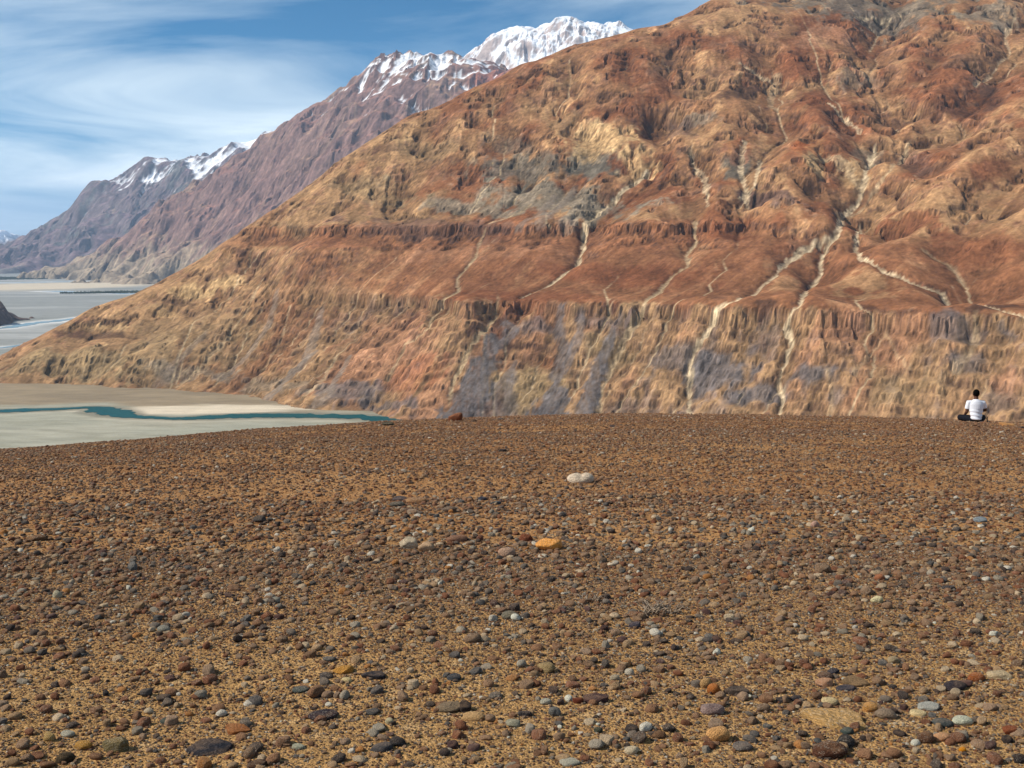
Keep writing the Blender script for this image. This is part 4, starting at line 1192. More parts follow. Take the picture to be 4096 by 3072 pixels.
# ---------------------------------------------------------------- valley floor, river
def build_valley():
    def axis(pts):
        o = []
        for a, b, st in pts:
            o.append(np.arange(a, b, st))
        return np.unique(np.concatenate(o + [[pts[-1][1]]]))
    xs = axis([(-70000, -14000, 4000), (-14000, -7000, 250), (-7000, -1400, 60), (-1400, 200, 9), (200, 2000, 100), (2000, 70000, 4000)])
    ys = axis([(-4000, 300, 500), (300, 1500, 100), (1500, 2650, 9), (2650, 5200, 30), (5200, 9000, 60), (9000, 16000, 120), (16000, 80000, 4000)])
    X, Y = np.meshgrid(xs, ys)
    Z = np.full(X.shape, -300.0)
    def vn(wx, wy, seed, n=7):
        r = np.random.default_rng(seed); o = np.zeros(X.shape)
        for k in range(n):
            a = r.uniform(0, 6.28); f = 2 ** (k * 0.55); q = r.uniform(0, 6.28, 2)
            u = X / wx * f + 0.9 * np.sin(Y / wy * f * 0.7 + q[0]); v = Y / wy * f + 0.8 * np.sin(X / wx * f * 0.8 + q[1])
            o += np.sin(u * math.cos(a) + v * math.sin(a) + q[0]) / f ** 0.55
        return o / 1.6
    n1 = vn(160, 60, 1); n2 = vn(50, 22, 2); n3 = vn(1500, 420, 3); n4 = vn(500, 130, 4)
    A = np.zeros(X.shape + (3,)); A[:] = (.312, .304, .238)
    A = lerp(A, (.37, .35, .275), 0.7 * sstep(-0.2, 1.4, n1))
    A = lerp(A, (.25, .24, .18), 0.6 * sstep(0.3, 1.6, n2 + 0.4 * n1))
    dist, wid, par = poly_dist(X, Y, RIVER)
    north = np.interp(X, [p[0] for p in RIVER], [p[1] for p in RIVER])
    # brown gravel terrace between river and mountain, white sand bar by the bend
    ter = sstep(35, 110, (Y - north) + 22 * n1) * (Y < 3000)
    A = lerp(A, (.27, .205, .13), 0.9 * ter)
    A = lerp(A, (.20, .16, .11), 0.55 * ter * sstep(0.0, 1.2, n1 + 0.5 * n2))
    bar = np.exp(-((X + 590) / 230) ** 2 - ((Y - 2075 - 0.10 * (X + 560)) / 80) ** 2)
    A = lerp(A, (.62, .53, .40), 0.95 * sstep(0.35, 0.7, bar + 0.10 * n2))
    bank = sstep(90, 10, dist) * (Y < north + 5) * (X > -1500)
    A = lerp(A, (.56, .49, .37), 0.6 * bank * sstep(-1, 0.8, n2))
    A = lerp(A, (.17, .16, .12), 0.75 * sstep(1.9, 1.2, dist / (wid + 4)))
    # the wide plain upstream: grey shingle, braids, pale fans
    up = sstep(2700, 3300, Y) * (X < 0)
    A = lerp(A, (.26, .265, .25), up)
    A = lerp(A, (.36, .36, .345), 0.8 * up * sstep(0.1, 1.3, n4 + 0.5 * n3))
    A = lerp(A, (.21, .22, .20), 0.7 * up * sstep(0.3, 1.5, -n4 + 0.6 * n3))
    fan = np.exp(-((X + 3900) / 900) ** 2 - ((Y - 9300) / 1300) ** 2)
    A = lerp(A, (.58, .49, .36), 0.9 * sstep(0.3, 0.7, fan + 0.08 * n4))
    for b in BRAIDS:
        dd, ww, _ = poly_dist(X, Y, b)
        A = lerp(A, (.66, .66, .64), 0.85 * sstep(3.2, 1.3, dd / (ww + 1)))
    t = NT('valley shingle')
    pos = t.n('ShaderNodeNewGeometry').outputs['Position']
    a = t.n('ShaderNodeAttribute'); a.attribute_name = 'albedo'
    mpn = t.n('ShaderNodeMapping'); mpn.inputs['Scale'].default_value = (0.35, 1, 1); t.l(pos, mpn.inputs['Vector'])
    na = t.noise(mpn.outputs[0], 0.045, 7, 0.62); nb = t.noise(pos, 0.25, 4, 0.6)
    f = t.math('MULTIPLY', t.remap(na, 0.3, 0.7, 0.84, 1.16), t.remap(nb, 0.3, 0.7, 0.92, 1.08))
    m = t.done(t.gain(a.outputs['Color'], f), 0.95, t.bump(na, 1.0, 0.5), 0.05)
    o = link('valley_floor', mesh_np('valley_floor', np.stack([X, Y, Z], -1).reshape(-1, 3), grid_faces(*X.shape), m, A.reshape(-1, 3)), kind='structure')

def ribbon(pts, z, seed, wig):
    r = np.random.default_rng(seed)
    P = np.array(pts)
    t = np.linspace(0, len(P) - 1, (len(P) - 1) * 24 + 1)
    k = np.arange(len(P))
    # smooth the control line
    def cr(v):
        i = np.clip(np.floor(t).astype(int), 0, len(v) - 2); u = t - i
        p0 = v[np.clip(i - 1, 0, None)]; p1 = v[i]; p2 = v[i + 1]; p3 = v[np.clip(i + 2, None, len(v) - 1)]
        return 0.5 * (2 * p1 + (p2 - p0) * u + (2 * p0 - 5 * p1 + 4 * p2 - p3) * u ** 2 + (3 * p1 - p0 - 3 * p2 + p3) * u ** 3)
    x, y, w = cr(P[:, 0]), cr(P[:, 1]), np.maximum(cr(P[:, 2]), 1)
    tx, ty = np.gradient(x), np.gradient(y); L = np.hypot(tx, ty) + 1e-6
    nx_, ny_ = -ty / L, tx / L
    def jag():
        j = r.standard_normal(len(x)); j = np.convolve(j, np.ones(5) / 5, 'same'); return 1 + wig * j
    a, b = w * jag(), w * jag()
    V = np.concatenate([np.stack([x + nx_ * a, y + ny_ * a, np.full_like(x, z)], -1), np.stack([x - nx_ * b, y - ny_ * b, np.full_like(x, z)], -1)])
    n = len(x); i = np.arange(n - 1)
    return V, np.stack([i + n, i + n + 1, i + 1, i], -1)

def build_rivers():
    t = NT('river water')
    pos = t.n('ShaderNodeNewGeometry').outputs['Position']
    n = t.noise(pos, 0.12, 5, 0.6)
    c = t.mix(t.remap(n, 0.35, 0.65, 0, 1), (.001, .062, .072), (.003, .085, .092))
    m = t.done(c, 0.45, t.bump(t.noise(pos, 0.6, 3), 0.4, 0.6), 0.06)
    V, Fq = ribbon(RIVER, -299.4, 5, 0.35)
    link('river', mesh_np('river', V, Fq, m), kind='structure')
    t = NT('braided channel water')
    m2 = t.done((.16, .26, .30), 0.3, None, 0.4)
    for i, b in enumerate(BRAIDS):
        V, Fq = ribbon(b, -299.2, 20 + i, 0.5)
        link('river_channel', mesh_np('river_channel', V, Fq, m2), kind='structure')

def build_outcrop():
    crest = [(x - 105, y, z) for x, y, z in OUTCROP_CREST]
    c = [(x, y, z) for x, y, z in crest]
    c += [(x - 10, y - 420, -318) for x, y, z in crest] + [(x, y - 180, z - 0.5 * (z + 300)) for x, y, z in crest]
    c += [(x, y + 500, -318) for x, y, z in crest] + [(-2070, 4470, -306), (-2040, 4470, -335), (-2035, 4300, -340), (-2035, 4650, -340), (-2065, 4220, -330), (-2065, 4720, -330), (-1985, 4470, -345), (-1985, 4100, -340), (-1955, 4900, -340), (-2085, 4150, -318)]
    def colr(e):
        A = np.zeros(e['X'].shape + (3,)); A[:] = (.11, .075, .062)
        A = lerp(A, (.20, .13, .10), 0.8 * sstep(0, 1.5, e['mid'] + 0.5 * e['st']))
        return A * (1 + 0.2 * e['fin'])[..., None]
    build_range('rock_outcrop', c, -2700, -1850, 3950, 5000, 8.0, 601, 13, 0.012, 5, colr, 8.0, 5.0, keep=150, lmax=300, rough=1.1)

def build_far_woods():
    m = plain('distant poplar leaves', (.05, .06, .03), 0.95, 0.05)
    ico = bmesh.new(); bmesh.ops.create_icosphere(ico, subdivisions=1, radius=1)
    vs = np.array([v.co[:] for v in ico.verts]); fs = np.array([[v.index for v in f.verts] for f in ico.faces]); ico.free()
    for name, label, (xa, xb), yc, dy, num in (
            ('far_wood', 'dark line of trees on the valley floor below the purple mountain', (-6400, -4650), 11700, 620, 2600),
            ('far_wood', 'thin dark strip of trees beside the toe of the main spur', (-3150, -2350), 7850, 110, 1100)):
        r = np.random.default_rng(int(yc)); V = []; Fq = []
        for k in range(num):
            u = r.beta(1.6, 1.3); x = xa + (xb - xa) * u
            y = yc + dy * (r.random() - 0.5) * 2 * math.sin(math.pi * (0.15 + 0.8 * u)) + 300 * (u - .5) * (num > 500)
            s = r.uniform(4, 11); hgt = r.uniform(2.5, 8)
            Fq.append(fs + len(V) * len(vs)); V.append(vs * r.uniform(0.75, 1.25, vs.shape) * (s, s, hgt) + (x, y, -300 + hgt * 0.8))
        link(name, mesh_np(name, np.concatenate(V), np.concatenate(Fq), m, smooth=False), kind='stuff', label=label, category='trees')

# ---------------------------------------------------------------- the gravel bluff in the foreground
def build_bluff():
    def grow(a, b, s0, g):
        o = [a]; s = s0
        while o[-1] < b:
            o.append(o[-1] + s); s *= g
        return np.array(o)
    yp = np.concatenate([np.arange(2.0, 9, 0.035), np.arange(9, 20, 0.08), np.arange(20, 38, 0.14), grow(38, 640, 0.3, 1.07)])
    yn = 2.0 - grow(0.2, 60, 0.3, 1.12)
    ys = np.concatenate([yn[::-1], yp])
    xr = np.concatenate([np.arange(0, 5, 0.045), np.arange(5, 20, 0.12), grow(20, 500, 0.4, 1.1)])
    xs = np.concatenate([-xr[:0:-1], xr])
    X, Y = np.meshgrid(xs, ys)
    Z = ground(X, Y)
    Z = np.where(Y > 40, Z + 0.02 * (Y - 40) * np.sin(X * 0.09 + 2 * np.sin(Y * 0.05)) * np.sin(Y * 0.11), Z)
    t = NT('gravelly sand')
    pos = t.n('ShaderNodeNewGeometry').outputs['Position']
    big = t.noise(pos, 0.35, 5, 0.6)
    c = t.mix(t.remap(big, 0.35, 0.65, 0, 1), (.255, .118, .045), (.345, .18, .072))
    sy = t.n('ShaderNodeSeparateXYZ'); t.l(pos, sy.inputs[0])
    near = t.remap(t.math('ADD', sy.outputs[1], t.math('MULTIPLY', big, 3.0)), 6.0, 10.5, 1, 0)   # the sand is yellower on the near crown, redder beyond
    c = t.mix(t.math('MULTIPLY', near, 0.75), c, (.34, .205, .080))
    mid = t.noise(pos, 9, 6, 0.65)
    c = t.mix(t.remap(mid, 0.52, 0.70, 0, 0.65), c, (.22, .115, .05))
    c = t.mix(t.remap(mid, 0.46, 0.30, 0, 0.5), c, (.52, .36, .19))
    v = t.n('ShaderNodeTexVoronoi'); v.inputs['Scale'].default_value = 110; t.l(pos, v.inputs['Vector'])
    hsv = t.n('ShaderNodeSeparateColor'); t.l(v.outputs['Color'], hsv.inputs[0])
    grain = t.remap(hsv.outputs[0], 0, 1, 0.62, 1.35)
    v2 = t.n('ShaderNodeTexVoronoi'); v2.inputs['Scale'].default_value = 42; t.l(pos, v2.inputs['Vector'])
    h2 = t.n('ShaderNodeSeparateColor'); t.l(v2.outputs['Color'], h2.inputs[0])
    g2 = t.remap(h2.outputs[1], 0, 1, 0.9, 1.1)
    c = t.gain(c, t.math('MULTIPLY', grain, g2))
    hgt = t.math('ADD', t.math('MULTIPLY', v.outputs['Distance'], -0.5), t.math('MULTIPLY', v2.outputs['Distance'], -0.3))
    hgt = t.math('ADD', hgt, t.math('MULTIPLY', mid, 1.2))
    m = t.done(c, 0.95, t.bump(hgt, 0.009, 1.0), 0.08)
    link('gravel_bluff', mesh_np('gravel_bluff', np.stack([X, Y, Z], -1).reshape(-1, 3), grid_faces(*X.shape), m), kind='structure')

def stone_material():
    t = NT('river stone')
    a = t.n('ShaderNodeAttribute'); a.attribute_type = 'INSTANCER'; a.attribute_name = 'tint'
    co = t.n('ShaderNodeTexCoord').outputs['Object']
    inf = t.n('ShaderNodeObjectInfo').outputs['Random']
    ad = t.n('ShaderNodeVectorMath', operation='ADD'); t.l(co, ad.inputs[0])
    sc = t.math('MULTIPLY', inf, 37.0)
    cmbn = t.n('ShaderNodeCombineXYZ'); t.l(sc, cmbn.inputs[0]); t.l(sc, cmbn.inputs[1]); t.l(cmbn.outputs[0], ad.inputs[1])
    n1 = t.noise(ad.outputs[0], 1.6, 5, 0.6, 0.6); n2 = t.noise(ad.outputs[0], 11, 4, 0.65)
    f = t.math('MULTIPLY', t.remap(n1, 0.3, 0.7, 0.72, 1.28), t.remap(n2, 0.3, 0.7, 0.78, 1.22))
    c = t.gain(a.outputs['Color'], f)
    # dust lying on the upper faces
    nz = t.n('ShaderNodeSeparateXYZ'); t.l(t.n('ShaderNodeNewGeometry').outputs['Normal'], nz.inputs[0])
    dust = t.math('MULTIPLY', t.remap(nz.outputs[2], 0.3, 1.0, 0, 0.30), t.remap(n1, 0.4, 0.65, 0, 1))
    c = t.mix(dust, c, (.36, .22, .11))
    n3 = t.noise(ad.outputs[0], 3.2, 3, 0.5, 1.5)
    vein = t.math('MULTIPLY', t.remap(t.math('ABSOLUTE', t.math('SUBTRACT', n3, 0.5)), 0.0, 0.022, 1, 0), t.remap(inf, 0.55, 0.6, 0, 0.5))
    c = t.mix(vein, c, (.55, .48, .38))
    sp = t.n('ShaderNodeTexVoronoi'); sp.inputs['Scale'].default_value = 19; t.l(ad.outputs[0], sp.inputs['Vector'])
    c = t.gain(c, t.remap(sp.outputs['Distance'], 0.1, 0.6, 0.72, 1.15))
    return t.done(c, 0.85, t.bump(n2, 0.09, 0.7), 0.15)

def stone_mesh(name, kind, seed, sub, mat):
    """unit stone: about 1 wide, 1 deep, 1 high, centred"""
    r = np.random.default_rng(seed)
    bm = bmesh.new()
    bmesh.ops.create_icosphere(bm, subdivisions=sub, radius=0.5)
    V = np.array([v.co[:] for v in bm.verts])
    F = np.array([[v.index for v in f.verts] for f in bm.faces]); bm.free()
    n = V / np.linalg.norm(V, axis=1)[:, None]
    rad = np.ones(len(V))
    amp = {'r': 0.06, 'f': 0.10, 'a': 0.10, 'd': 0.07}[kind]
    for k in range(9):
        dvec = r.standard_normal(3); dvec /= np.linalg.norm(dvec)
        f = r.uniform(1.2, 6.5); rad += amp * np.sin(f * (n @ dvec) + r.uniform(0, 6.28)) / f ** 0.5
    V = n * rad[:, None] * 0.5
    cuts = {'r': 3, 'f': 7, 'a': 13, 'd': 4}[kind]
    for k in range(cuts):                      # knocked-off facets
        dvec = r.standard_normal(3); dvec /= np.linalg.norm(dvec)
        lim = r.uniform(0.36, 0.46) if kind in 'af' else r.uniform(0.43, 0.5)
        p = V @ dvec; over = np.maximum(p - lim, 0)
        V = V - (over * (0.92 if kind in 'af' else 0.6))[:, None] * dvec
    if kind == 'f':
        V[:, 2] = np.sign(V[:, 2]) * 0.5 * np.tanh(np.abs(V[:, 2]) * 4.2)
    if kind == 'd':                            # two lobes joined at a waist
        V = V * (1 - 0.30 * np.exp(-((V[:, 0] - 0.03) / 0.10) ** 2) * (V[:, 2] > 0))[:, None] ** np.array([0, 1, 1])
    V = V / (V.max(0) - V.min(0)); V = V - (V.max(0) + V.min(0)) / 2
    me = mesh_np(name, V, F, mat, smooth=True)
    return me

TINTS = np.array([(.21, .085, .045), (.25, .13, .07), (.26, .16, .095), (.40, .26, .14), (.040, .036, .036), (.072, .062, .055),
                  (.095, .10, .098), (.16, .142, .118), (.55, .42, .27), (.70, .64, .52), (.46, .20, .06), (.09, .05, .048), (.30, .20, .13), (.34, .30, .23)])
TINT_P = np.array([.17, .18, .14, .10, .07, .05, .05, .05, .062, .022, .02, .03, .09, .05])
TINT_P = TINT_P / TINT_P.sum()
TINT_NAMES = ['rust red', 'reddish brown', 'brown', 'tan', 'black', 'charcoal', 'slate grey', 'grey', 'cream', 'white', 'orange', 'maroon', 'light brown', 'pale grey']

def place_stone(o, x, y, w, dd, h, yaw, tilt=(0, 0), sink=0.22):
    o.scale = (w, dd, h)
    o.rotation_euler = (tilt[0], tilt[1], yaw)
    o.location = (x, y, float(ground(x, y)) + h * (0.5 - sink))

def build_stones(mat):
    rnd = random.Random(4)
    for i, ((x, y), w, dd, h, c, sh, lab) in enumerate(STONES):
        me = stone_mesh('stone', sh, 500 + i, 4 if w > 0.09 else 3, mat)
        o = link('rock' if w > 0.2 else 'stone', me, label=lab, category='rock' if w > 0.2 else 'stone', group='loose stones on the gravel')
        o['tint'] = [min(v * (0.8 if sh == 'd' else 1.2 if w > 0.15 and sh == 'a' else 0.93), 0.8) for v in c] + [1.0]
        yaw = rnd.uniform(-0.25, 0.25)
        tl = (rnd.uniform(-.08, .08), rnd.uniform(-.10, .10))
        sink = 0.34 if sh == 'f' else 0.22
        if w > 0.17 and sh == 'f' and y < 5: sink = 0.6
        if 'tilted' in lab: tl = (0.15, -0.28); sink = 0.1
        if 'long tan slab of sandstone' in lab: yaw = -0.12; tl = (0.02, 0.05)
        place_stone(o, x, y, w, dd, h, yaw, tl, sink)

def build_pebbles(mat):
    """about two hundred more single pebbles of the near gravel"""
    protos = [stone_mesh('pebble', k, 900 + i, 3, mat) for i, k in enumerate('rararfaaaf')]
    r = np.random.default_rng(77)
    big = [(x, y, w) for (x, y), w, *_ in STONES]
    refs = [(x, y, lab) for (x, y), w, dd, h, c, sh, lab in STONES if y < 12]
    placed = []; used = set(); out = []
    tries = 0
    while len(out) < 196 and tries < 20000:
        tries += 1
        y = 3.75 + 6.0 * r.random() ** 1.5
        x = (r.random() - 0.5) * 2 * 0.455 * y
        w = float(np.clip(0.026 * (1 - r.random()) ** -0.38, 0.026, 0.085)) * (0.8 + 0.06 * y)
        if any((x - a) ** 2 + (y - b) ** 2 < (0.55 * (w + c)) ** 2 for a, b, c in big + placed):
            continue
        ti = int(r.choice(len(TINTS), p=TINT_P))
        kind = int(r.integers(len(protos)))
        flat = 'rararfaaaf'[kind]
        size = 'tiny' if w < 0.036 else ('small' if w < 0.055 else 'fist sized')
        shape = {'r': 'rounded pebble', 'f': 'flat pebble', 'a': 'angular pebble'}[flat]
        label = None
        for rx, ry, lab in sorted(refs, key=lambda q: (q[0] - x) ** 2 + (q[1] - y) ** 2)[:9]:
            ang = math.degrees(math.atan2(y - ry, x - rx)) % 360
            side = ['right of', 'behind and right of', 'behind', 'behind and left of', 'left of', 'in front and left of', 'in front of', 'in front and right of'][int((ang + 22.5) // 45) % 8]
            core = lab.split()
            cut = len(core)
            for stop in ('in', 'at', 'by', 'on', 'alone', 'near', 'left', 'right', 'behind', 'beside', 'between', 'above', 'below', 'just', 'touching', 'under', 'lying', 'cut', 'half', 'leaning', 'of'):
                if stop in core[1:]:
                    cut = min(cut, core.index(stop, 1))
            ref = ' '.join(core[:cut]).rstrip(',')
            cand = '%s %s %s %s the %s' % (size, TINT_NAMES[ti], shape, side, ref)
            if len(cand.split()) <= 16 and cand not in used:
                label = cand; break
        if label is None:
            continue
        used.add(label); placed.append((x, y, w))
        o = link('pebble', protos[kind], label=label, category='pebble', group='single pebbles of the near gravel')
        o['tint'] = [float(v) for v in np.clip(TINTS[ti] * r.uniform(0.85, 1.15), 0, .85)] + [1.0]
        hh = w * (r.uniform(0.28, 0.42) if flat == 'f' else r.uniform(0.45, 0.75))
        place_stone(o, x, y, w, w * r.uniform(0.6, 0.95), hh, r.uniform(0, 6.28), (r.uniform(-.15, .15), r.uniform(-.15, .15)), r.uniform(0.15, 0.35))
        out.append(o)
    return out

def scatter(name, label, n_try, y0, y1, smin, smax, power, dens_fn, seed, protos, margin=1.5, warm=0.12):
    """gravel nobody could count: points on the bluff, one stone instanced on each"""
    r = np.random.default_rng(seed)
    u = r.random(n_try)
    y = np.sqrt(y0 * y0 + u * (y1 * y1 - y0 * y0))
    x = (r.random(n_try) * 2 - 1) * (0.475 * y + margin)
    keep = r.random(n_try) < dens_fn(x, y)
    x, y = x[keep], y[keep]
    n = len(x)
    s = np.clip(smin * (1 - r.random(n)) ** (-1.0 / power), smin, smax)
    ti = r.choice(len(TINTS), n, p=TINT_P)
    tint = np.ones((n, 4), np.float32); tint[:, :3] = np.clip(TINTS[ti] * r.uniform(0.75, 1.25, (n, 1)), 0, .8)
    tint[:, :3] += (np.array((.205, .088, .040)) * r.uniform(0.6, 1.5, (n, 1)) - tint[:, :3]) * warm
    sc = np.stack([s, s * r.uniform(0.6, 1.0, n), s * r.uniform(0.38, 0.75, n)], -1)
    rot = np.stack([r.uniform(-.3, .3, n), r.uniform(-.3, .3, n), r.uniform(0, 6.283, n)], -1)
    z = ground(x, y) + sc[:, 2] * r.uniform(0.1, 0.42, n)
    me = bpy.data.meshes.new(name)
    me.vertices.add(n); me.vertices.foreach_set('co', np.stack([x, y, z], -1).astype(np.float32).ravel())
    a = me.attributes.new('size', 'FLOAT_VECTOR', 'POINT'); a.data.foreach_set('vector', sc.astype(np.float32).ravel())
    a = me.attributes.new('turn', 'FLOAT_VECTOR', 'POINT'); a.data.foreach_set('vector', rot.astype(np.float32).ravel())
    a = me.attributes.new('tint', 'FLOAT_COLOR', 'POINT'); a.data.foreach_set('color', tint.ravel())
    a = me.attributes.new('which', 'INT', 'POINT'); a.data.foreach_set('value', r.integers(0, len(protos), n).astype(np.int32))
    o = link(name, me, kind='stuff', label=label, category='gravel')
    ng = bpy.data.node_groups.new(name + ' scatter', 'GeometryNodeTree')
    ng.interface.new_socket('Geometry', in_out='INPUT', socket_type='NodeSocketGeometry')
    ng.interface.new_socket('Geometry', in_out='OUTPUT', socket_type='NodeSocketGeometry')
    gi = ng.nodes.new('NodeGroupInput'); go = ng.nodes.new('NodeGroupOutput')
    iop = ng.nodes.new('GeometryNodeInstanceOnPoints')
    jn = ng.nodes.new('GeometryNodeJoinGeometry')
    for p in protos:
        oi = ng.nodes.new('GeometryNodeObjectInfo'); oi.inputs['Object'].default_value = p; oi.inputs['As Instance'].default_value = True
        ng.links.new(oi.outputs['Geometry'], jn.inputs[0])
    def attr(nm, dt):
        q = ng.nodes.new('GeometryNodeInputNamedAttribute'); q.data_type = dt; q.inputs['Name'].default_value = nm
        return q.outputs['Attribute']
    ng.links.new(gi.outputs[0], iop.inputs['Points']); ng.links.new(jn.outputs[0], iop.inputs['Instance'])
    iop.inputs['Pick Instance'].default_value = True
    ng.links.new(attr('which', 'INT'), iop.inputs['Instance Index'])
    e2r = ng.nodes.new('FunctionNodeEulerToRotation'); ng.links.new(attr('turn', 'FLOAT_VECTOR'), e2r.inputs[0])
    ng.links.new(e2r.outputs[0], iop.inputs['Rotation'])
    ng.links.new(attr('size', 'FLOAT_VECTOR'), iop.inputs['Scale'])
    ng.links.new(iop.outputs[0], go.inputs[0])
    md = o.modifiers.new('scatter', 'NODES'); md.node_group = ng
    return n

def patchy(x, y, a, b, c):
    v = np.sin(x * 0.9 + 1.3 * np.sin(y * 0.55 + 1)) + np.sin(y * 1.15 + 0.9 * np.sin(x * 0.8)) + 0.6 * np.sin(2.3 * x - 1.7 * y + 2 * np.sin(0.9 * y))
    return np.clip(a + b * v + c * np.exp(-((y - 6.9) / 1.3) ** 2), 0, 1)

def build_gravel(pebbles):
    seen = {}; protos = []
    for p in pebbles:                          # one source stone of each shape
        if p.data.name not in seen:
            seen[p.data.name] = 1; protos.append(p)
    n = 0
    n += scatter('gravel', 'loose mixed pebbles covering the near ground', 98000, 3.0, 10, 0.011, 0.058, 2.1, lambda x, y: patchy(x, y, 0.55, 0.045, 0.30), 1, protos)
    n += scatter('grit', 'fine grit between the pebbles of the near ground', 370000, 3.0, 7.6, 0.0042, 0.012, 2.2, lambda x, y: patchy(x, y, 0.8, 0.06, 0.1), 2, protos)
    n += scatter('gravel', 'mixed pebbles over the middle of the bluff', 170000, 9.0, 19, 0.0115, 0.050, 2.3, lambda x, y: patchy(x, y, 0.72, 0.07, 0.0), 3, protos, warm=0.35)
    n += scatter('gravel', 'fine looking stones out to the rim of the bluff', 230000, 18.0, 37, 0.018, 0.060, 2.9, lambda x, y: patchy(x, y, 0.8, 0.06, 0.0), 4, protos, margin=2.0, warm=0.55)
    print('gravel points', n)

# ---------------------------------------------------------------- dry shrub
def tube(bm, pts, radii, seg=6, cap=True):
    rings = []
    n = len(pts)
    for i, p in enumerate(pts):
        p = Vector(p)
        a = Vector(pts[max(i - 1, 0)]); b = Vector(pts[min(i + 1, n - 1)])
        d = (b - a).normalized() if (b - a).length > 1e-9 else Vector((0, 0, 1))
        q = d.to_track_quat('Z', 'Y')
        ring = []
        for k in range(seg):
            t = 2 * math.pi * k / seg
            r = radii[i]
            if not isinstance(r, tuple): r = (r, r)
            ring.append(bm.verts.new(p + q @ Vector((math.cos(t) * r[0], math.sin(t) * r[1], 0))))
        rings.append(ring)
    for i in range(n - 1):
        for k in range(seg):
            bm.faces.new((rings[i][k], rings[i][(k + 1) % seg], rings[i + 1][(k + 1) % seg], rings[i + 1][k]))
    if cap:
        bm.faces.new(rings[0][::-1]); bm.faces.new(rings[-1])

def bm_obj(name, bm, mat, parent=None, smooth=True, **props):
    bmesh.ops.recalc_face_normals(bm, faces=bm.faces)
    me = bpy.data.meshes.new(name); bm.to_mesh(me); bm.free()
    me.materials.append(mat)
    for p in me.polygons: p.use_smooth = smooth
    return link(name, me, parent, **props)

def build_shrub(at_, wid, hgt, nst, label, seed):
    rnd = random.Random(seed)
    x, y, _ = at_
    root = bpy.data.objects.new('dry_shrub', None); COL.objects.link(root)
    root.location = (x, y, float(ground(x, y)))
    root['label'] = label; root['category'] = 'shrub'; root['group'] = 'dry tufts in the gravel'
    m = plain('dead twig', (.26, .20, .145), 0.9, 0.1, 0.35, 40)
    for k in range(nst):
        bm = bmesh.new()
        bx = rnd.gauss(0, wid * 0.22); by = rnd.gauss(0, wid * 0.13)
        for j in range(rnd.randint(5, 9)):
            a = rnd.uniform(0, 6.28); ln = wid * rnd.uniform(0.14, 0.34); up = hgt * rnd.uniform(0.25, 1.0)
            p = Vector((bx + rnd.gauss(0, wid * .03), by + rnd.gauss(0, wid * .03), -0.004)); pts = [tuple(p)]
            for s in range(4):
                a += rnd.gauss(0, 0.5)
                p = p + Vector((math.cos(a) * ln / 4, math.sin(a) * ln / 4, up / 4 * (1.6 - 0.45 * s)))
                pts.append(tuple(p))
            tube(bm, pts, [0.0042, 0.0036, 0.0030, 0.0024, 0.0014], 4)
        bm_obj('twig_clump', bm, m, root)

# ---------------------------------------------------------------- seated person
def remeshed(name, bm, mat, parent, voxel, smooth_it=6, squash=None):
    o = bm_obj(name + '_raw', bm, mat)
    md = o.modifiers.new('r', 'REMESH'); md.mode = 'VOXEL'; md.voxel_size = voxel; md.use_smooth_shade = True
    ms = o.modifiers.new('s', 'SMOOTH'); ms.factor = 0.5; ms.iterations = smooth_it
    dg = bpy.context.evaluated_depsgraph_get(); dg.update()
    me = bpy.data.meshes.new_from_object(o.evaluated_get(dg))
    me.name = name
    bpy.data.objects.remove(o)
    me.materials.clear(); me.materials.append(mat)
    me.polygons.foreach_set('use_smooth', np.ones(len(me.polygons), bool))
    return link(name, me, parent)

def ball(bm, c, r, seg=16):
    res = bmesh.ops.create_uvsphere(bm, u_segments=seg, v_segments=seg // 2 + 2, radius=1)
    for v in res['verts']:
        v.co = Vector((v.co.x * r[0] + c[0], v.co.y * r[1] + c[1], v.co.z * r[2] + c[2]))

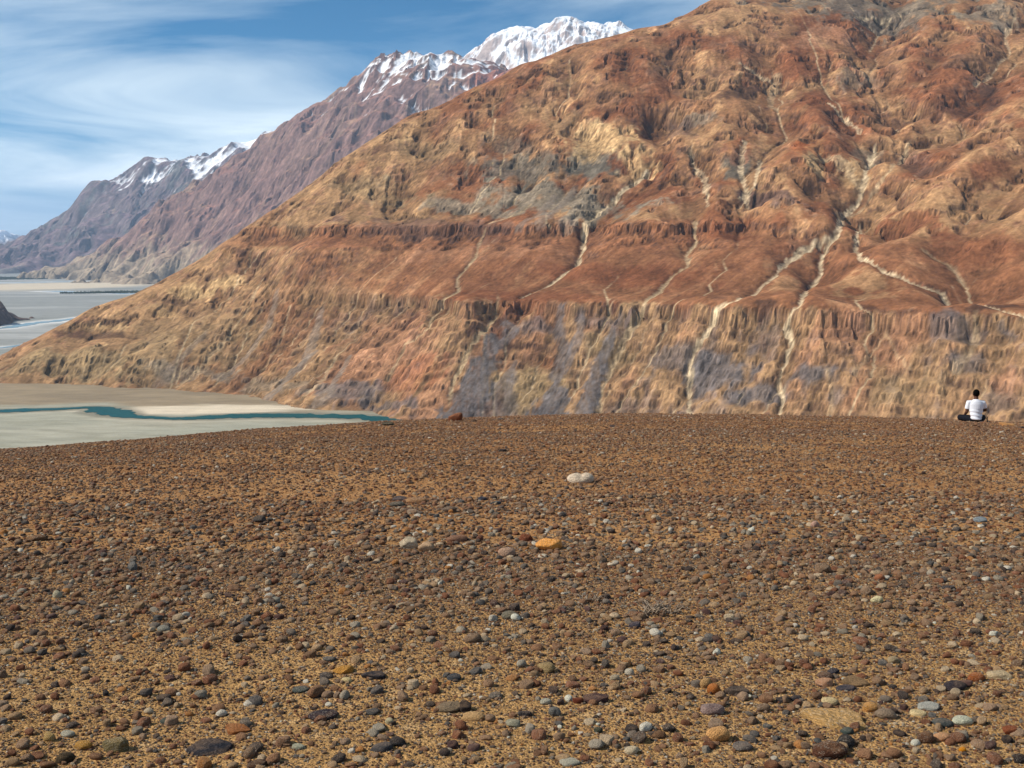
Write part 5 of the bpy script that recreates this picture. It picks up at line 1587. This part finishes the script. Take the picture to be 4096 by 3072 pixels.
def build_person():
    x, y, z = PERSON_AT
    root = bpy.data.objects.new('person', None); COL.objects.link(root)
    root.location = (x, y, float(ground(x, y)) - 0.012); root.rotation_euler = (0, 0, math.radians(-4)); root.scale = (0.89,) * 3
    root['label'] = 'person in white T-shirt and dark trousers sitting cross-legged at the rim, back turned'
    root['category'] = 'person'
    skin = plain('brown skin', (.085, .035, .02), 0.6, 0.3)
    cloth = plain('white cotton', (.66, .68, .74), 0.95, 0.05)
    dark = plain('black trousers', (.010, .011, .016), 0.9, 0.1, 0.3, 30)
    hairm = plain('black hair', (.003, .003, .003), 0.95, 0.03)
    # --- body: one continuous figure (local +Y is where the person looks)
    L = dict(hipL=(-.10, .03, .105), kneeL=(-.335, .18, .130), ankL=(-.02, .36, .07), toeL=(.12, .42, .05),
             hipR=(.10, .03, .105), kneeR=(.262, .24, .12), ankR=(.03, .30, .07), toeR=(-.11, .33, .05))
    shL, elL, wrL = (-.190, .045, .540), (-.222, .04, .30), (-.215, .20, .205)
    shR, elR, wrR = (.190, .045, .540), (.265, .09, .345), (.17, .32, .30)
    bm = bmesh.new()
    tube(bm, [(0, .0, .06), (0, .0, .16), (0, .0, .28), (0, .01, .40), (0, .02, .50), (0, .03, .575), (0, .035, .62)],
         [(.165, .115), (.16, .11), (.145, .10), (.16, .105), (.18, .10), (.16, .085), (.07, .06)], 20)
    tube(bm, [(0, .035, .60), (0, .05, .68), (0, .06, .72)], [.058, .054, .056], 14)
    ball(bm, (0, .068, .775), (.076, .092, .108), 20)           # head
    tube(bm, [(0, .15, .775), (0, .168, .765), (0, .158, .755)], [.010, .014, .010], 8)   # nose
    tube(bm, [(-.02, .148, .732), (0, .152, .730), (.02, .148, .732)], [.007, .009, .007], 6)  # lips
    for s in (-1, 1):
        ball(bm, (s * .080, .062, .775), (.013, .024, .034), 10)     # ears
        ball(bm, (s * .03, .146, .785), (.014, .012, .010), 8)       # eyes
    for sh, el, wr, s in ((shL, elL, wrL, -1), (shR, elR, wrR, 1)):
        tube(bm, [(sh[0] * .55, sh[1], sh[2] + .015), sh, tuple((Vector(sh) * .5 + Vector(el) * .5)), el], [.060, .062, .050, .043], 12)
        ball(bm, el, (.044, .044, .044), 12)
        tube(bm, [el, tuple(Vector(el) * .6 + Vector(wr) * .4), wr], [.043, .040, .028], 12)
        d = (Vector(wr) - Vector(el)).normalized()
        side = d.cross(Vector((0, 0, 1))).normalized() * s
        palm = Vector(wr) + d * .05
        tube(bm, [wr, tuple(palm), tuple(palm + d * .035)], [(.028, .020), (.042, .018), (.038, .016)], 10)
        for k, ln in enumerate((.062, .072, .068, .052)):
            b0 = palm + d * .03 + side * (.030 - .020 * k)
            down = Vector((0, 0, -1))
            tube(bm, [tuple(b0), tuple(b0 + d * ln * .5 + down * .006), tuple(b0 + d * ln * .85 + down * .026), tuple(b0 + d * ln * .9 + down * .045)], [.0095, .009, .008, .007], 8)
        b0 = palm - d * .02 - side * .036 * -1
        tube(bm, [tuple(b0), tuple(b0 + side * .022 + d * .025), tuple(b0 + side * .026 + d * .055 + Vector((0, 0, -.012)))], [.013, .011, .008], 8)
    for hp, kn, an, to in (('hipL', 'kneeL', 'ankL', 'toeL'), ('hipR', 'kneeR', 'ankR', 'toeR')):
        a, b, c, e = (Vector(L[k]) for k in (hp, kn, an, to))
        tube(bm, [tuple(a), tuple(a * .5 + b * .5), tuple(b)], [.088, .078, .058], 14)
        ball(bm, tuple(b), (.058, .058, .058), 12)
        tube(bm, [tuple(b), tuple(b * .6 + c * .4), tuple(c)], [.058, .054, .038], 12)
        tube(bm, [tuple(c), tuple(c * .4 + e * .6), tuple(e)], [(.038, .034), (.040, .026), (.030, .018)], 10)
    remeshed('body', bm, skin, root, 0.0085, 4)
    # --- trousers
    bm = bmesh.new()
    ball(bm, (0, .01, .10), (.200, .145, .105), 20)
    for hp, kn, an in (('hipL', 'kneeL', 'ankL'), ('hipR', 'kneeR', 'ankR')):
        a, b, c = (Vector(L[k]) for k in (hp, kn, an))
        tube(bm, [tuple(a), tuple(a * .5 + b * .5), tuple(b)], [.106, .098, .078], 16)
        ball(bm, tuple(b), (.079, .079, .082), 14)
        tube(bm, [tuple(b), tuple(b * .55 + c * .45), tuple(b * .12 + c * .88)], [.078, .074, .062], 14)
    t = remeshed('trousers', bm, dark, root, 0.012, 5)
    # --- shirt: torso and short sleeves
    bm = bmesh.new()
    tube(bm, [(.01, -.012, .07), (.01, -.014, .12), (.005, -.010, .20), (0, -.004, .30), (0, .006, .40), (0, .018, .50), (0, .026, .565), (0, .033, .605), (0, .038, .632)],
         [(.190, .140), (.187, .142), (.178, .134), (.172, .126), (.180, .126), (.190, .120), (.160, .104), (.104, .084), (.070, .068)], 24)
    for sh, el in ((shL, elL), (shR, elR)):
        s_, e_ = Vector(sh), Vector(el)
        tube(bm, [(sh[0] * .4, sh[1] - .005, sh[2] + .01), tuple(s_), tuple(s_ * .62 + e_ * .38), tuple(s_ * .30 + e_ * .70)], [.064, .070, .066, .063], 16)
    r = random.Random(2)
    sh_o = remeshed('shirt', bm, cloth, root, 0.010, 5)
    for v in sh_o.data.vertices:                 # cloth folds across the lower back
        c = v.co
        if c.z < .42:
            n = Vector((c.x, c.y, 0)).normalized()
            f = math.sin(c.z * 62 + 3.0 * c.x + 1.2 * math.sin(c.x * 17)) * (.0075 * min(1, (.42 - c.z) / .12))
            v.co = c + n * f
    # --- hair
    bm = bmesh.new()
    ball(bm, (0, .052, .795), (.084, .092, .104), 20)
    h = remeshed('hair', bm, hairm, root, 0.010, 3)
    # --- slim dark stick standing in the gravel beside the person
    bm = bmesh.new()
    tube(bm, [(0, 0, -.02), (.004, 0, .05), (-.002, .01, .10), (.006, .012, .145)], [.013, .015, .014, .010], 8)
    o = bm_obj('stick', bm, plain('dark weathered wood', (.02, .017, .016), 0.9, 0.1, 0.4, 30))
    o.location = (STICK_AT[0], STICK_AT[1], float(ground(STICK_AT[0], STICK_AT[1])))
    o['label'] = 'short slim dark stick standing in the gravel right of the seated person'; o['category'] = 'stick'

# ---------------------------------------------------------------- air
def build_haze():
    bm = bmesh.new()
    x0, x1, y0, y1, z0, z1 = -72000, 72000, -6000, 82000, -460, 3300
    vs = [bm.verts.new(p) for p in ((x0, y0, z0), (x1, y0, z0), (x1, y1, z0), (x0, y1, z0), (x0, y0, z1), (x1, y0, z1), (x1, y1, z1), (x0, y1, z1))]
    for f in ((0, 3, 2, 1), (4, 5, 6, 7), (0, 1, 5, 4), (1, 2, 6, 5), (2, 3, 7, 6), (3, 0, 4, 7)):
        bm.faces.new([vs[i] for i in f])
    m = bpy.data.materials.new('thin mountain air'); m.use_nodes = True
    t = m.node_tree; t.nodes.clear()
    o = t.nodes.new('ShaderNodeOutputMaterial'); v = t.nodes.new('ShaderNodeVolumePrincipled')
    v.inputs['Color'].default_value = (.46, .68, 1.0, 1)
    v.inputs['Density'].default_value = HAZE
    v.inputs['Anisotropy'].default_value = 0.0
    t.links.new(v.outputs[0], o.inputs['Volume'])
    bm_obj('haze', bm, m, smooth=False, kind='stuff', label='thin blue haze in the valley air', category='haze')

HAZE = 2.0e-5
build_valley()
build_rivers()
build_main_mountain()
build_far_ranges()
build_outcrop()
build_far_woods()
build_bluff()
STONE = stone_material()
build_stones(STONE)
PEB = build_pebbles(STONE)
build_gravel(PEB)
build_shrub(SHRUB_AT, 0.27, 0.085, 11, 'wispy grey brown dry shrub right of centre in the gravel', 1)
build_shrub(TUFT_AT, 0.15, 0.05, 5, 'small dry tuft left of the larger dry shrub', 2)
build_person()
build_haze()
